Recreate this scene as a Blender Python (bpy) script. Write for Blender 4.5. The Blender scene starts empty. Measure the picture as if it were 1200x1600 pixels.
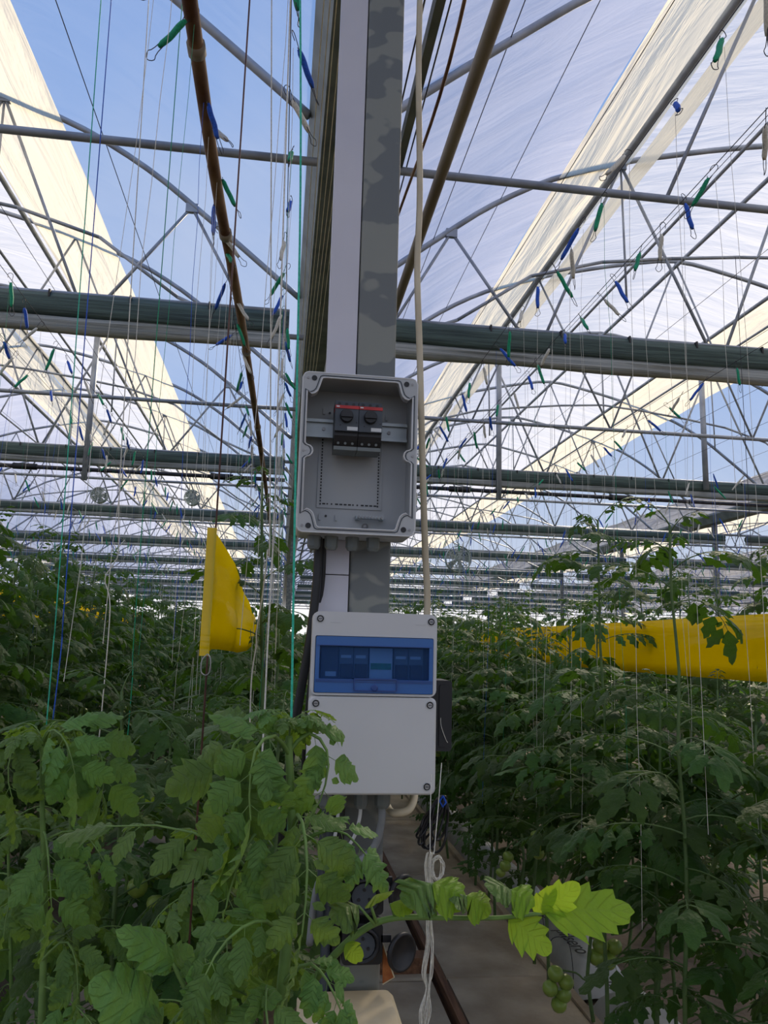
import bpy, math, random
import numpy as np
from mathutils import Vector, Matrix
R = math.radians
rnd = random.Random(7)

# ------------------------------------------------------------------ camera, world, sun, exposure
SC = bpy.context.scene
COL = SC.collection
EYE = 1.5
FPX = 1200.0
cam_d = bpy.data.cameras.new('camera'); cam = bpy.data.objects.new('camera', cam_d); COL.objects.link(cam)
cam_d.sensor_fit = 'VERTICAL'; cam_d.sensor_height = 36.0; cam_d.lens = 36.0 * FPX / 1600.0
cam_d.clip_start = 0.05; cam_d.clip_end = 500
CROT = Matrix.Rotation(-R(7.374), 3, 'Z') @ Matrix.Rotation(R(90 + 9.664), 3, 'X') @ Matrix.Rotation(R(1.55), 3, 'Z')
cam.matrix_world = Matrix.Translation((0, 0, EYE)) @ CROT.to_4x4()
SC.camera = cam

world = bpy.data.worlds.new('world'); SC.world = world; world.use_nodes = True
wn = world.node_tree.nodes; wl = world.node_tree.links; wn.clear()
w_out = wn.new('ShaderNodeOutputWorld'); w_bg = wn.new('ShaderNodeBackground')
w_tc = wn.new('ShaderNodeTexCoord'); w_sep = wn.new('ShaderNodeSeparateXYZ'); w_ramp = wn.new('ShaderNodeValToRGB')
w_ramp.color_ramp.elements[0].position = 0.0; w_ramp.color_ramp.elements[0].color = (0.62, 0.68, 0.78, 1)
w_ramp.color_ramp.elements[1].position = 0.85; w_ramp.color_ramp.elements[1].color = (0.16, 0.30, 0.66, 1)
e_ = w_ramp.color_ramp.elements.new(0.32); e_.color = (0.32, 0.47, 0.79, 1)
e_ = w_ramp.color_ramp.elements.new(0.60); e_.color = (0.23, 0.39, 0.75, 1)
w_noise = wn.new('ShaderNodeTexNoise'); w_noise.inputs['Scale'].default_value = 1.6; w_noise.inputs['Detail'].default_value = 5
w_cr = wn.new('ShaderNodeValToRGB'); w_cr.color_ramp.elements[0].position = 0.55; w_cr.color_ramp.elements[1].position = 0.85
w_mix = wn.new('ShaderNodeMixRGB'); w_mix.inputs['Color2'].default_value = (0.72, 0.74, 0.78, 1)
w_mul = wn.new('ShaderNodeMath'); w_mul.operation = 'MULTIPLY'; w_mul.inputs[1].default_value = 0.55
wl.new(w_tc.outputs['Generated'], w_sep.inputs[0]); wl.new(w_sep.outputs['Z'], w_ramp.inputs[0])
wl.new(w_tc.outputs['Generated'], w_noise.inputs['Vector']); wl.new(w_noise.outputs['Fac'], w_cr.inputs[0])
wl.new(w_cr.outputs['Color'], w_mul.inputs[0]); wl.new(w_mul.outputs[0], w_mix.inputs['Fac'])
wl.new(w_ramp.outputs['Color'], w_mix.inputs['Color1']); wl.new(w_mix.outputs[0], w_bg.inputs['Color'])
w_bg.inputs['Strength'].default_value = 1.0
wl.new(w_bg.outputs[0], w_out.inputs[0])

sun_d = bpy.data.lights.new('sun', 'SUN'); sun = bpy.data.objects.new('sun', sun_d); COL.objects.link(sun)
sun_d.energy = 6.2; sun_d.color = (1.0, 0.84, 0.62); sun_d.angle = R(9)
# light travels along this direction: low sun ahead on the right, shining on the right-hand roof slopes
sun.rotation_euler = Vector((-0.43, -0.71, -0.56)).to_track_quat('-Z', 'Y').to_euler()

SC.view_settings.view_transform = 'Standard'; SC.view_settings.look = 'None'
SC.view_settings.gamma = 1.0; SC.view_settings.exposure = 0.0
SC.view_settings.use_curve_mapping = False
SC.cycles.max_bounces = 7; SC.cycles.diffuse_bounces = 4; SC.cycles.transmission_bounces = 5
SC.cycles.transparent_max_bounces = 24; SC.cycles.use_denoising = True
SC.cycles.caustics_reflective = False; SC.cycles.caustics_refractive = False


def ray(u, v):
    return CROT @ Vector(((u - 600) / FPX, (800 - v) / FPX, -1.0))
def at(u, v, D):                     # point seen at photo pixel (u, v) standing D metres down the house
    d = ray(u, v); return d * (D / d.y) + Vector((0, 0, EYE))
def atx(u, v, X):
    d = ray(u, v); return d * (X / d.x) + Vector((0, 0, EYE))
def atz(u, v, Z):
    d = ray(u, v); return d * ((Z - EYE) / d.z) + Vector((0, 0, EYE))

# ------------------------------------------------------------------ materials
def nmat(name):
    m = bpy.data.materials.new(name); m.use_nodes = True
    nt = m.node_tree; nt.nodes.clear()
    o = nt.nodes.new('ShaderNodeOutputMaterial')
    return m, nt, o
def lin(r, g, b):
    f = lambda c: (c / 255 / 12.92) if c / 255 <= 0.04045 else ((c / 255 + 0.055) / 1.055) ** 2.4
    return (f(r), f(g), f(b), 1)
def pmat(name, c1, c2=None, rough=0.5, metal=0.0, scale=20, bump=0.0, bscale=None, stretch=(1, 1, 1), spec=0.5, ramp=(0.35, 0.65), objrand=0.0, detail=4):
    m, nt, o = nmat(name); N = nt.nodes; L = nt.links
    b = N.new('ShaderNodeBsdfPrincipled'); L.new(b.outputs[0], o.inputs[0])
    b.inputs['Roughness'].default_value = rough; b.inputs['Metallic'].default_value = metal
    b.inputs['Specular IOR Level'].default_value = spec
    if c2 is None: c2 = tuple(x * 0.82 for x in c1[:3]) + (1,)
    tc = N.new('ShaderNodeTexCoord'); mp = N.new('ShaderNodeMapping'); mp.inputs['Scale'].default_value = stretch
    L.new(tc.outputs['Object'], mp.inputs[0])
    n = N.new('ShaderNodeTexNoise'); n.inputs['Scale'].default_value = scale; n.inputs['Detail'].default_value = detail
    L.new(mp.outputs[0], n.inputs['Vector'])
    r = N.new('ShaderNodeValToRGB'); r.color_ramp.elements[0].position = ramp[0]; r.color_ramp.elements[1].position = ramp[1]
    r.color_ramp.elements[0].color = c2; r.color_ramp.elements[1].color = c1
    L.new(n.outputs['Fac'], r.inputs[0])
    src = r.outputs[0]
    if objrand:
        oi = N.new('ShaderNodeObjectInfo'); hs = N.new('ShaderNodeHueSaturation')
        mr = N.new('ShaderNodeMapRange'); mr.inputs[3].default_value = 1 - objrand; mr.inputs[4].default_value = 1 + objrand
        L.new(oi.outputs['Random'], mr.inputs[0]); L.new(mr.outputs[0], hs.inputs['Value']); L.new(src, hs.inputs['Color']); src = hs.outputs[0]
    L.new(src, b.inputs['Base Color'])
    if bump:
        n2 = N.new('ShaderNodeTexNoise'); n2.inputs['Scale'].default_value = bscale or scale * 3; n2.inputs['Detail'].default_value = 6
        L.new(mp.outputs[0], n2.inputs['Vector'])
        bp = N.new('ShaderNodeBump'); bp.inputs['Strength'].default_value = bump; bp.inputs['Distance'].default_value = 0.01
        L.new(n2.outputs['Fac'], bp.inputs['Height']); L.new(bp.outputs[0], b.inputs['Normal'])
    return m

def film_mat(name, col, transp, trans, gloss=0.06, wr=0.25, scale=(0.6, 3.0, 0.6)):
    # plastic film: part of the light goes straight through, part is scattered through, a little is mirrored
    m, nt, o = nmat(name); N = nt.nodes; L = nt.links
    tr = N.new('ShaderNodeBsdfTransparent'); tl = N.new('ShaderNodeBsdfTranslucent'); df = N.new('ShaderNodeBsdfDiffuse'); gl = N.new('ShaderNodeBsdfGlossy')
    tc = N.new('ShaderNodeTexCoord'); mp = N.new('ShaderNodeMapping'); mp.inputs['Scale'].default_value = scale
    n = N.new('ShaderNodeTexNoise'); n.inputs['Scale'].default_value = 1.3; n.inputs['Detail'].default_value = 6; n.inputs['Distortion'].default_value = 0.6
    L.new(tc.outputs['Object'], mp.inputs[0]); L.new(mp.outputs[0], n.inputs['Vector'])
    bp = N.new('ShaderNodeBump'); bp.inputs['Strength'].default_value = wr; bp.inputs['Distance'].default_value = 0.25
    L.new(n.outputs['Fac'], bp.inputs['Height'])
    rp = N.new('ShaderNodeValToRGB'); rp.color_ramp.elements[0].position = 0.3; rp.color_ramp.elements[1].position = 0.75
    rp.color_ramp.elements[0].color = tuple(c * 0.93 for c in col[:3]) + (1,); rp.color_ramp.elements[1].color = col
    L.new(n.outputs['Fac'], rp.inputs[0])
    for s in (tl, df):
        L.new(rp.outputs[0], s.inputs['Color']); L.new(bp.outputs[0], s.inputs['Normal'])
    L.new(bp.outputs[0], gl.inputs['Normal']); gl.inputs['Roughness'].default_value = 0.12
    a = N.new('ShaderNodeMixShader'); a.inputs[0].default_value = trans; L.new(df.outputs[0], a.inputs[1]); L.new(tl.outputs[0], a.inputs[2])
    c = N.new('ShaderNodeMixShader'); c.inputs[0].default_value = gloss; L.new(a.outputs[0], c.inputs[1]); L.new(gl.outputs[0], c.inputs[2])
    d = N.new('ShaderNodeMixShader'); d.inputs[0].default_value = 1 - transp; L.new(tr.outputs[0], d.inputs[1]); L.new(c.outputs[0], d.inputs[2])
    L.new(d.outputs[0], o.inputs[0])
    return m

def leaf_mat(name, c1, c2, tcol, tfac=0.35, rough=0.5, veins=False, spec=0.35):
    m, nt, o = nmat(name); N = nt.nodes; L = nt.links
    b = N.new('ShaderNodeBsdfPrincipled'); b.inputs['Roughness'].default_value = rough; b.inputs['Specular IOR Level'].default_value = spec
    b.inputs['Sheen Weight'].default_value = 0.22; b.inputs['Sheen Roughness'].default_value = 0.45; b.inputs['Sheen Tint'].default_value = (0.75, 0.95, 0.65, 1)
    tl = N.new('ShaderNodeBsdfTranslucent')
    tc = N.new('ShaderNodeTexCoord'); n = N.new('ShaderNodeTexNoise'); n.inputs['Scale'].default_value = 14; n.inputs['Detail'].default_value = 3
    L.new(tc.outputs['Object'], n.inputs['Vector'])
    r = N.new('ShaderNodeValToRGB'); r.color_ramp.elements[0].position = 0.3; r.color_ramp.elements[1].position = 0.7
    r.color_ramp.elements[0].color = c2; r.color_ramp.elements[1].color = c1
    L.new(n.outputs['Fac'], r.inputs[0])
    oi = N.new('ShaderNodeObjectInfo'); hs = N.new('ShaderNodeHueSaturation')
    mr = N.new('ShaderNodeMapRange'); mr.inputs[3].default_value = 0.72; mr.inputs[4].default_value = 1.3
    mh = N.new('ShaderNodeMapRange'); mh.inputs[3].default_value = 0.475; mh.inputs[4].default_value = 0.515
    L.new(oi.outputs['Random'], mr.inputs[0]); L.new(oi.outputs['Random'], mh.inputs[0])
    L.new(mr.outputs[0], hs.inputs['Value']); L.new(mh.outputs[0], hs.inputs['Hue']); L.new(r.outputs[0], hs.inputs['Color'])
    n2 = N.new('ShaderNodeTexNoise'); n2.inputs['Scale'].default_value = 45; n2.inputs['Detail'].default_value = 4
    L.new(tc.outputs['Object'], n2.inputs['Vector'])
    bp = N.new('ShaderNodeBump'); bp.inputs['Strength'].default_value = 0.8; bp.inputs['Distance'].default_value = 0.01
    L.new(n2.outputs['Fac'], bp.inputs['Height'])
    col = hs.outputs[0]; tcn = None
    if veins:
        # uv: u along the midrib, v across (0 at the midrib, 1 at the edge)
        uv = N.new('ShaderNodeUVMap'); sp = N.new('ShaderNodeSeparateXYZ'); L.new(uv.outputs[0], sp.inputs[0])
        m1 = N.new('ShaderNodeMath'); m1.operation = 'MULTIPLY_ADD'; m1.inputs[1].default_value = -0.22; L.new(sp.outputs[1], m1.inputs[0]); L.new(sp.outputs[0], m1.inputs[2])
        m2 = N.new('ShaderNodeMath'); m2.operation = 'MULTIPLY'; m2.inputs[1].default_value = 7.0; L.new(m1.outputs[0], m2.inputs[0])
        m3 = N.new('ShaderNodeMath'); m3.operation = 'FRACT'; L.new(m2.outputs[0], m3.inputs[0])
        m4 = N.new('ShaderNodeMath'); m4.operation = 'PINGPONG'; m4.inputs[1].default_value = 0.5; L.new(m3.outputs[0], m4.inputs[0])
        vr = N.new('ShaderNodeValToRGB'); vr.color_ramp.elements[0].position = 0.0; vr.color_ramp.elements[1].position = 0.09
        vr.color_ramp.elements[0].color = (1, 1, 1, 1); vr.color_ramp.elements[1].color = (0, 0, 0, 1)
        L.new(m4.outputs[0], vr.inputs[0])
        m5 = N.new('ShaderNodeMath'); m5.operation = 'LESS_THAN'; m5.inputs[1].default_value = 0.05; L.new(sp.outputs[1], m5.inputs[0])
        m6 = N.new('ShaderNodeMath'); m6.operation = 'MAXIMUM'; L.new(m5.outputs[0], m6.inputs[0]); L.new(vr.outputs[0], m6.inputs[1])
        m7 = N.new('ShaderNodeMath'); m7.operation = 'MULTIPLY'; m7.inputs[1].default_value = 0.09; L.new(m6.outputs[0], m7.inputs[0])
        mx = N.new('ShaderNodeMixRGB'); mx.inputs['Color2'].default_value = (0.16, 0.26, 0.09, 1)
        L.new(m7.outputs[0], mx.inputs['Fac']); L.new(col, mx.inputs['Color1']); col = mx.outputs[0]
        mt = N.new('ShaderNodeMixRGB'); mt.inputs['Color1'].default_value = tcol; mt.inputs['Color2'].default_value = tuple(c * 0.55 for c in tcol[:3]) + (1,)
        L.new(m7.outputs[0], mt.inputs['Fac']); tcn = mt.outputs[0]
        ad = N.new('ShaderNodeMath'); ad.operation = 'MULTIPLY_ADD'; ad.inputs[1].default_value = -0.15
        L.new(m6.outputs[0], ad.inputs[0]); L.new(n2.outputs['Fac'], ad.inputs[2]); L.new(ad.outputs[0], bp.inputs['Height'])
    L.new(col, b.inputs['Base Color']); L.new(bp.outputs[0], b.inputs['Normal'])
    if tcn: L.new(tcn, tl.inputs['Color'])
    else: tl.inputs['Color'].default_value = tcol
    mx2 = N.new('ShaderNodeMixShader'); mx2.inputs[0].default_value = tfac
    L.new(b.outputs[0], mx2.inputs[1]); L.new(tl.outputs[0], mx2.inputs[2]); L.new(mx2.outputs[0], o.inputs[0])
    return m

def glass_mat(name, col, transp=0.62):
    m, nt, o = nmat(name); N = nt.nodes; L = nt.links
    tr = N.new('ShaderNodeBsdfTransparent'); tr.inputs[0].default_value = col
    b = N.new('ShaderNodeBsdfPrincipled'); b.inputs['Base Color'].default_value = lin(62, 118, 192); b.inputs['Roughness'].default_value = 0.15
    mx = N.new('ShaderNodeMixShader'); mx.inputs[0].default_value = 1 - transp
    L.new(tr.outputs[0], mx.inputs[1]); L.new(b.outputs[0], mx.inputs[2]); L.new(mx.outputs[0], o.inputs[0])
    return m

M = {}
M['galv'] = pmat('galvanised_steel', lin(134, 137, 130), lin(108, 113, 113), rough=0.55, metal=0.2, scale=17, ramp=(0.50, 0.53), stretch=(0.7, 0.7, 1.0), detail=1.5)
M['tube'] = pmat('steel_tube', lin(176, 182, 190), lin(146, 152, 162), rough=0.5, metal=0.25, scale=6)
M['gutter'] = pmat('gutter_steel', lin(140, 148, 146), lin(110, 118, 118), rough=0.5, metal=0.3, scale=5)
M['duct'] = pmat('duct_plastic', lin(205, 205, 214), lin(196, 196, 206), rough=0.45, scale=4)
M['rust'] = pmat('rusty_pipe', lin(150, 120, 92), lin(92, 58, 38), rough=0.75, metal=0.1, scale=7, bump=0.3, stretch=(1, 0.6, 1), ramp=(0.38, 0.6))
M['rod'] = pmat('rod_dark', lin(96, 62, 52), lin(70, 44, 40), rough=0.6)
M['pipe'] = pmat('pipe_paint', lin(158, 150, 136), lin(128, 116, 102), rough=0.6, metal=0.15, scale=6, stretch=(1, 0.4, 1))
M['wire'] = pmat('wire_steel', lin(70, 70, 76), lin(50, 50, 56), rough=0.5, metal=0.5)
M['cable_line'] = pmat('pale_line', lin(244, 238, 208), lin(225, 216, 184), rough=0.6)
M['white_twine'] = pmat('white_twine', lin(228, 226, 214), lin(200, 198, 188), rough=0.8, scale=200)
M['blue_twine'] = pmat('blue_twine', lin(36, 100, 215), lin(26, 76, 180), rough=0.7, scale=200)
M['green_twine'] = pmat('green_twine', lin(16, 165, 118), lin(10, 130, 95), rough=0.7, scale=200)
M['teal_twine'] = pmat('teal_twine', lin(60, 200, 170), lin(40, 170, 140), rough=0.7, scale=200)
M['film'] = film_mat('milky_film', (0.84, 0.84, 0.91, 1), 0.16, 0.88, gloss=0.06, wr=0.10)
M['cover'] = film_mat('white_film', (0.90, 0.90, 0.90, 1), 0.22, 0.85, gloss=0.05, wr=0.2)
M['cream'] = film_mat('cream_film', (1.0, 0.92, 0.72, 1), 0.04, 0.82, gloss=0.03, wr=0.6, scale=(3.0, 0.35, 3.0))
M['curtain'] = pmat('shade_curtain', lin(84, 104, 98), lin(54, 70, 68), rough=0.7, scale=10, stretch=(0.2, 3, 6), bump=0.6)
M['curtain_hem'] = pmat('curtain_hem', lin(196, 200, 198), lin(140, 148, 148), rough=0.6, scale=12, stretch=(0.1, 4, 14), bump=0.6)
M['boxgrey'] = pmat('grey_plastic', lin(178, 182, 184), lin(172, 176, 178), rough=0.5, scale=3)
M['boxlight'] = pmat('pale_plastic', lin(206, 208, 208), lin(199, 201, 202), rough=0.45, scale=3)
M['darkgrey'] = pmat('dark_plastic', lin(66, 74, 82), lin(56, 64, 72), rough=0.5, scale=8)
M['black'] = pmat('black_plastic', lin(26, 28, 32), lin(18, 20, 24), rough=0.45, scale=8)
M['red'] = pmat('red_plastic', lin(190, 50, 50), lin(170, 40, 42), rough=0.5)
M['labelwhite'] = pmat('label_white', lin(215, 220, 220), lin(205, 210, 212), rough=0.6)
M['rail'] = pmat('zinc_rail', lin(180, 188, 190), lin(160, 168, 172), rough=0.4, metal=0.4, scale=15)
M['gland'] = pmat('gland_grey', lin(118, 126, 126), lin(104, 112, 112), rough=0.5)
M['screw'] = pmat('screw_metal', lin(170, 170, 170), lin(130, 130, 132), rough=0.4, metal=0.3)
M['blueglass'] = glass_mat('blue_window', (0.60, 0.74, 0.90, 1), 0.88)
M['blueframe'] = glass_mat('blue_window_frame', (0.30, 0.50, 0.80, 1), 0.30)
M['bluerib'] = pmat('blue_window_rib', lin(34, 72, 140), lin(28, 62, 126), rough=0.3)
M['hose'] = pmat('cream_hose', lin(206, 196, 170), lin(186, 174, 148), rough=0.55, scale=8)
M['greycable'] = pmat('grey_cable', lin(140, 146, 150), lin(120, 126, 130), rough=0.5)
M['yellow'] = film_mat('yellow_sheet', (0.97, 0.76, 0.0, 1), 0.0, 0.5, gloss=0.04, wr=0.05, scale=(0.5, 0.5, 6.0))
M['beige'] = pmat('beige_plastic', lin(214, 200, 168), lin(186, 168, 132), rough=0.6, scale=7)
M['orange'] = pmat('rusty_plate', lin(196, 124, 66), lin(150, 84, 40), rough=0.8, scale=40)
M['concrete'] = pmat('concrete_path', lin(190, 174, 150), lin(140, 122, 100), rough=0.9, scale=3.5, bump=0.5, bscale=30, detail=8, ramp=(0.3, 0.7))
M['soil'] = pmat('soil', lin(128, 112, 94), lin(84, 72, 58), rough=0.95, scale=4, bump=0.9, bscale=25, detail=8, ramp=(0.3, 0.7))
M['plank'] = pmat('brown_timber', lin(138, 98, 70), lin(98, 66, 46), rough=0.85, scale=8, stretch=(6, 0.5, 6), bump=0.4)
M['bag'] = pmat('bag_film', lin(186, 186, 184), lin(160, 160, 158), rough=0.5, scale=6, bump=0.5, bscale=12)
M['ink'] = pmat('black_ink', lin(30, 30, 34), lin(22, 22, 26), rough=0.6)
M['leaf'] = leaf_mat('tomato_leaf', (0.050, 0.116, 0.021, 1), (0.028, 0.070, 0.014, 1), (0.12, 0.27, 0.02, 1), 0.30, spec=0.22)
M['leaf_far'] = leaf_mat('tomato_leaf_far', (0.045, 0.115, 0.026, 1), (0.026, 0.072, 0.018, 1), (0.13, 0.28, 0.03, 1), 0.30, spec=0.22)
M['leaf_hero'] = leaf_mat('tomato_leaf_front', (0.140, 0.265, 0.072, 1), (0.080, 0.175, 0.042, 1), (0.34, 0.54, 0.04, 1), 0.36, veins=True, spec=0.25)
M['leaf_bright'] = leaf_mat('tomato_leaf_backlit', (0.23, 0.42, 0.03, 1), (0.17, 0.35, 0.025, 1), (0.58, 0.80, 0.05, 1), 0.55, veins=True, spec=0.3)  # lighter copy of the front leaf, with backlight put into its colour
M['stem'] = pmat('tomato_stem', (0.11, 0.19, 0.055, 1), (0.07, 0.13, 0.04, 1), rough=0.6, scale=20)
M['stem_hero'] = pmat('tomato_stem_front', (0.16, 0.28, 0.065, 1), (0.11, 0.20, 0.045, 1), rough=0.6, scale=30)
M['tomato'] = pmat('green_tomato', (0.30, 0.40, 0.07, 1), (0.22, 0.33, 0.055, 1), rough=0.3, scale=8)
M['tomato_red'] = pmat('ripening_tomato', (0.40, 0.10, 0.03, 1), (0.30, 0.14, 0.03, 1), rough=0.3, scale=8)
M['fan'] = pmat('fan_grey', lin(190, 200, 198), lin(160, 172, 172), rough=0.5)
M['endwall'] = film_mat('end_wall_film', (0.85, 0.88, 0.92, 1), 0.25, 0.85)
M['clear'] = film_mat('thin_clear_film', (0.8, 0.85, 0.95, 1), 0.90, 0.8, gloss=0.15)

# ------------------------------------------------------------------ mesh helpers
class MB:
    def __init__(self): self.v = []; self.f = []; self.uv = None
    def add(self, vs, fs):
        o = len(self.v); self.v.extend([tuple(p) for p in vs]); self.f.extend([tuple(i + o for i in f) for f in fs]); return self
    def box(self, c, s, rot=None):
        c = Vector(c); hx, hy, hz = s[0] / 2, s[1] / 2, s[2] / 2
        vs = [Vector((sx * hx, sy * hy, sz * hz)) for sz in (-1, 1) for sy in (-1, 1) for sx in (-1, 1)]
        if rot is not None: vs = [rot @ p for p in vs]
        return self.add([c + p for p in vs], [(0, 2, 3, 1), (4, 5, 7, 6), (0, 1, 5, 4), (2, 6, 7, 3), (0, 4, 6, 2), (1, 3, 7, 5)])
    def bbox(self, x0, x1, y0, y1, z0, z1): return self.box(((x0 + x1) / 2, (y0 + y1) / 2, (z0 + z1) / 2), (x1 - x0, y1 - y0, z1 - z0))
    def tube(self, pts, r, n=8, cap=True):
        pts = [Vector(p) for p in pts]; k = len(pts)
        rs = r if isinstance(r, (list, tuple)) else [r] * k
        up = Vector((0, 0, 1)); prev = None; vs = []; fs = []
        for i, p in enumerate(pts):
            t = (pts[min(i + 1, k - 1)] - pts[max(i - 1, 0)])
            if t.length < 1e-9: t = Vector((0, 0, 1))
            t.normalize()
            if prev is None:
                a = t.cross(up) if abs(t.z) < 0.95 else t.cross(Vector((0, 1, 0)))
            else:
                a = prev - t * prev.dot(t)
                if a.length < 1e-6: a = t.cross(Vector((0.3, 1, 0.2)))
            a.normalize(); prev = a; b = t.cross(a)
            for j in range(n):
                an = 2 * math.pi * j / n
                vs.append(p + (a * math.cos(an) + b * math.sin(an)) * rs[i])
        for i in range(k - 1):
            for j in range(n):
                j2 = (j + 1) % n
                fs.append((i * n + j, i * n + j2, (i + 1) * n + j2, (i + 1) * n + j))
        if cap and n > 2:
            fs.append(tuple(range(n - 1, -1, -1))); fs.append(tuple((k - 1) * n + j for j in range(n)))
        return self.add(vs, fs)
    def cyl(self, a, b, r, n=12, r2=None): return self.tube([a, b], [r, r if r2 is None else r2], n)
    def lathe(self, prof, n=12, c=(0, 0, 0), rot=None):        # prof: (radius, z)
        vs = []; fs = []; c = Vector(c)
        for (r, z) in prof:
            for j in range(n):
                an = 2 * math.pi * j / n; p = Vector((r * math.cos(an), r * math.sin(an), z))
                vs.append(c + (rot @ p if rot is not None else p))
        for i in range(len(prof) - 1):
            for j in range(n):
                j2 = (j + 1) % n; fs.append((i * n + j, i * n + j2, (i + 1) * n + j2, (i + 1) * n + j))
        fs.append(tuple(range(n - 1, -1, -1))); fs.append(tuple((len(prof) - 1) * n + j for j in range(n)))
        return self.add(vs, fs)
    def prism(self, out, y0, y1):                               # outline in (x, z), extruded along y
        n = len(out)
        vs = [(x, y0, z) for x, z in out] + [(x, y1, z) for x, z in out]
        fs = [tuple(range(n)), tuple(range(2 * n - 1, n - 1, -1))] + [(i, i + n, (i + 1) % n + n, (i + 1) % n) for i in range(n)]
        return self.add(vs, fs)
    def prismx(self, out, x0, x1):                              # outline in (y, z), extruded along x
        n = len(out)
        vs = [(x0, y, z) for y, z in out] + [(x1, y, z) for y, z in out]
        fs = [tuple(range(n)), tuple(range(2 * n - 1, n - 1, -1))] + [(i, i + n, (i + 1) % n + n, (i + 1) % n) for i in range(n)]
        return self.add(vs, fs)
    def mesh(self, name, mat, smooth=False):
        me = bpy.data.meshes.new(name); me.from_pydata(self.v, [], self.f)
        me.materials.append(M[mat] if isinstance(mat, str) else mat)
        if self.uv is not None:
            ul = me.uv_layers.new(name='UVMap'); li = np.zeros(len(me.loops), dtype=np.int32); me.loops.foreach_get('vertex_index', li)
            a = np.array(self.uv, dtype=np.float32)[li]; ul.data.foreach_set('uv', a.ravel())
        if smooth: me.polygons.foreach_set('use_smooth', [True] * len(me.polygons))
        me.update(); return me
    def build(self, name, mat, parent=None, smooth=False, loc=None):
        return link(name, self.mesh(name, mat, smooth), parent, loc)

def link(name, me, parent=None, loc=None, rot=None):
    o = bpy.data.objects.new(name, me); COL.objects.link(o)
    if loc is not None: o.location = loc
    if rot is not None: o.rotation_euler = rot
    if parent is not None: o.parent = parent
    return o
def tag(o, label=None, cat=None, group=None, kind=None):
    if label: o['label'] = label
    if cat: o['category'] = cat
    if group: o['group'] = group
    if kind: o['kind'] = kind
    return o
def empty(name, loc=(0, 0, 0), rz=0):
    o = bpy.data.objects.new(name, None); COL.objects.link(o); o.location = loc; o.rotation_euler = (0, 0, rz); o.empty_display_size = 0.1
    return o
def rel(o, pts):                                                # world points into a thing's own frame (translation only)
    b = o.location; return [Vector(p) - b for p in pts]
def smooth_path(pts, n=8):
    pts = [Vector(p) for p in pts]; out = []
    for i in range(len(pts) - 1):
        p0, p1, p2, p3 = pts[max(i - 1, 0)], pts[i], pts[i + 1], pts[min(i + 2, len(pts) - 1)]
        for k in range(n):
            t = k / n
            out.append(0.5 * ((2 * p1) + (p2 - p0) * t + (2 * p0 - 5 * p1 + 4 * p2 - p3) * t * t + (3 * p1 - p0 - 3 * p2 + p3) * t ** 3))
    out.append(pts[-1]); return out
def rrect(x0, x1, z0, z1, r, n=4):
    out = []
    for cx, cz, a0 in ((x1 - r, z1 - r, 0), (x0 + r, z1 - r, 90), (x0 + r, z0 + r, 180), (x1 - r, z0 + r, 270)):
        for k in range(n + 1):
            a = R(a0 + 90 * k / n); out.append((cx + r * math.cos(a), cz + r * math.sin(a)))
    return out
ORD = ['first', 'second', 'third', 'fourth', 'fifth', 'sixth', 'seventh', 'eighth', 'ninth', 'tenth', 'eleventh', 'twelfth', 'thirteenth',
       'fourteenth', 'fifteenth', 'sixteenth', 'seventeenth', 'eighteenth', 'nineteenth', 'twentieth', 'twenty-first', 'twenty-second',
       'twenty-third', 'twenty-fourth', 'twenty-fifth', 'twenty-sixth', 'twenty-seventh', 'twenty-eighth', 'twenty-ninth', 'thirtieth'] + ['thirty-%s' % w for w in
       ('first', 'second', 'third', 'fourth', 'fifth', 'sixth', 'seventh', 'eighth', 'ninth')] + ['fortieth']

# ------------------------------------------------------------------ the house: floor, roof, gutters, end wall
YF = 62.0                                                       # far end
BAY = 8.2; GW = 0.34; G0 = 0.19                                 # bay width, gutter width, gutter centre over the post
PROF = [(0, 4.10), (0.4, 4.43), (0.8, 4.75), (1.2, 5.05), (1.7, 5.33), (2.3, 5.55), (2.75, 5.67), (3.3, 5.80), (3.93, 5.90)]
def prof_z(off):
    for (a, za), (b, zb) in zip(PROF, PROF[1:]):
        if off <= b: return za + (zb - za) * (off - a) / (b - a)
    return PROF[-1][1]
def bay_x(k): return G0 + GW / 2 + BAY * k, G0 - GW / 2 + BAY * (k + 1)     # inner edges of bay k
def roof_pt(k, s):                                               # s from 0 (left gutter) to 7.86 (right gutter)
    x0, x1 = bay_x(k); w = x1 - x0
    return x0 + s, prof_z(min(s, w - s))

fl = MB(); nx, ny = 60, 70
gx = np.linspace(-26, 44, nx); gy = np.concatenate([np.linspace(-24, -4, 8), np.linspace(-3, 12, 45), np.linspace(13, YF, 25)])
for y in gy:
    for x in gx: fl.v.append((x, y, 0.015 * math.sin(x * 3.1 + y * 1.7) + rnd.uniform(-0.012, 0.012) - 0.03))
for j in range(len(gy) - 1):
    for i in range(nx - 1): fl.f.append((j * nx + i, j * nx + i + 1, (j + 1) * nx + i + 1, (j + 1) * nx + i))
tag(fl.build('floor', 'soil', smooth=True), kind='structure')

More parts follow.
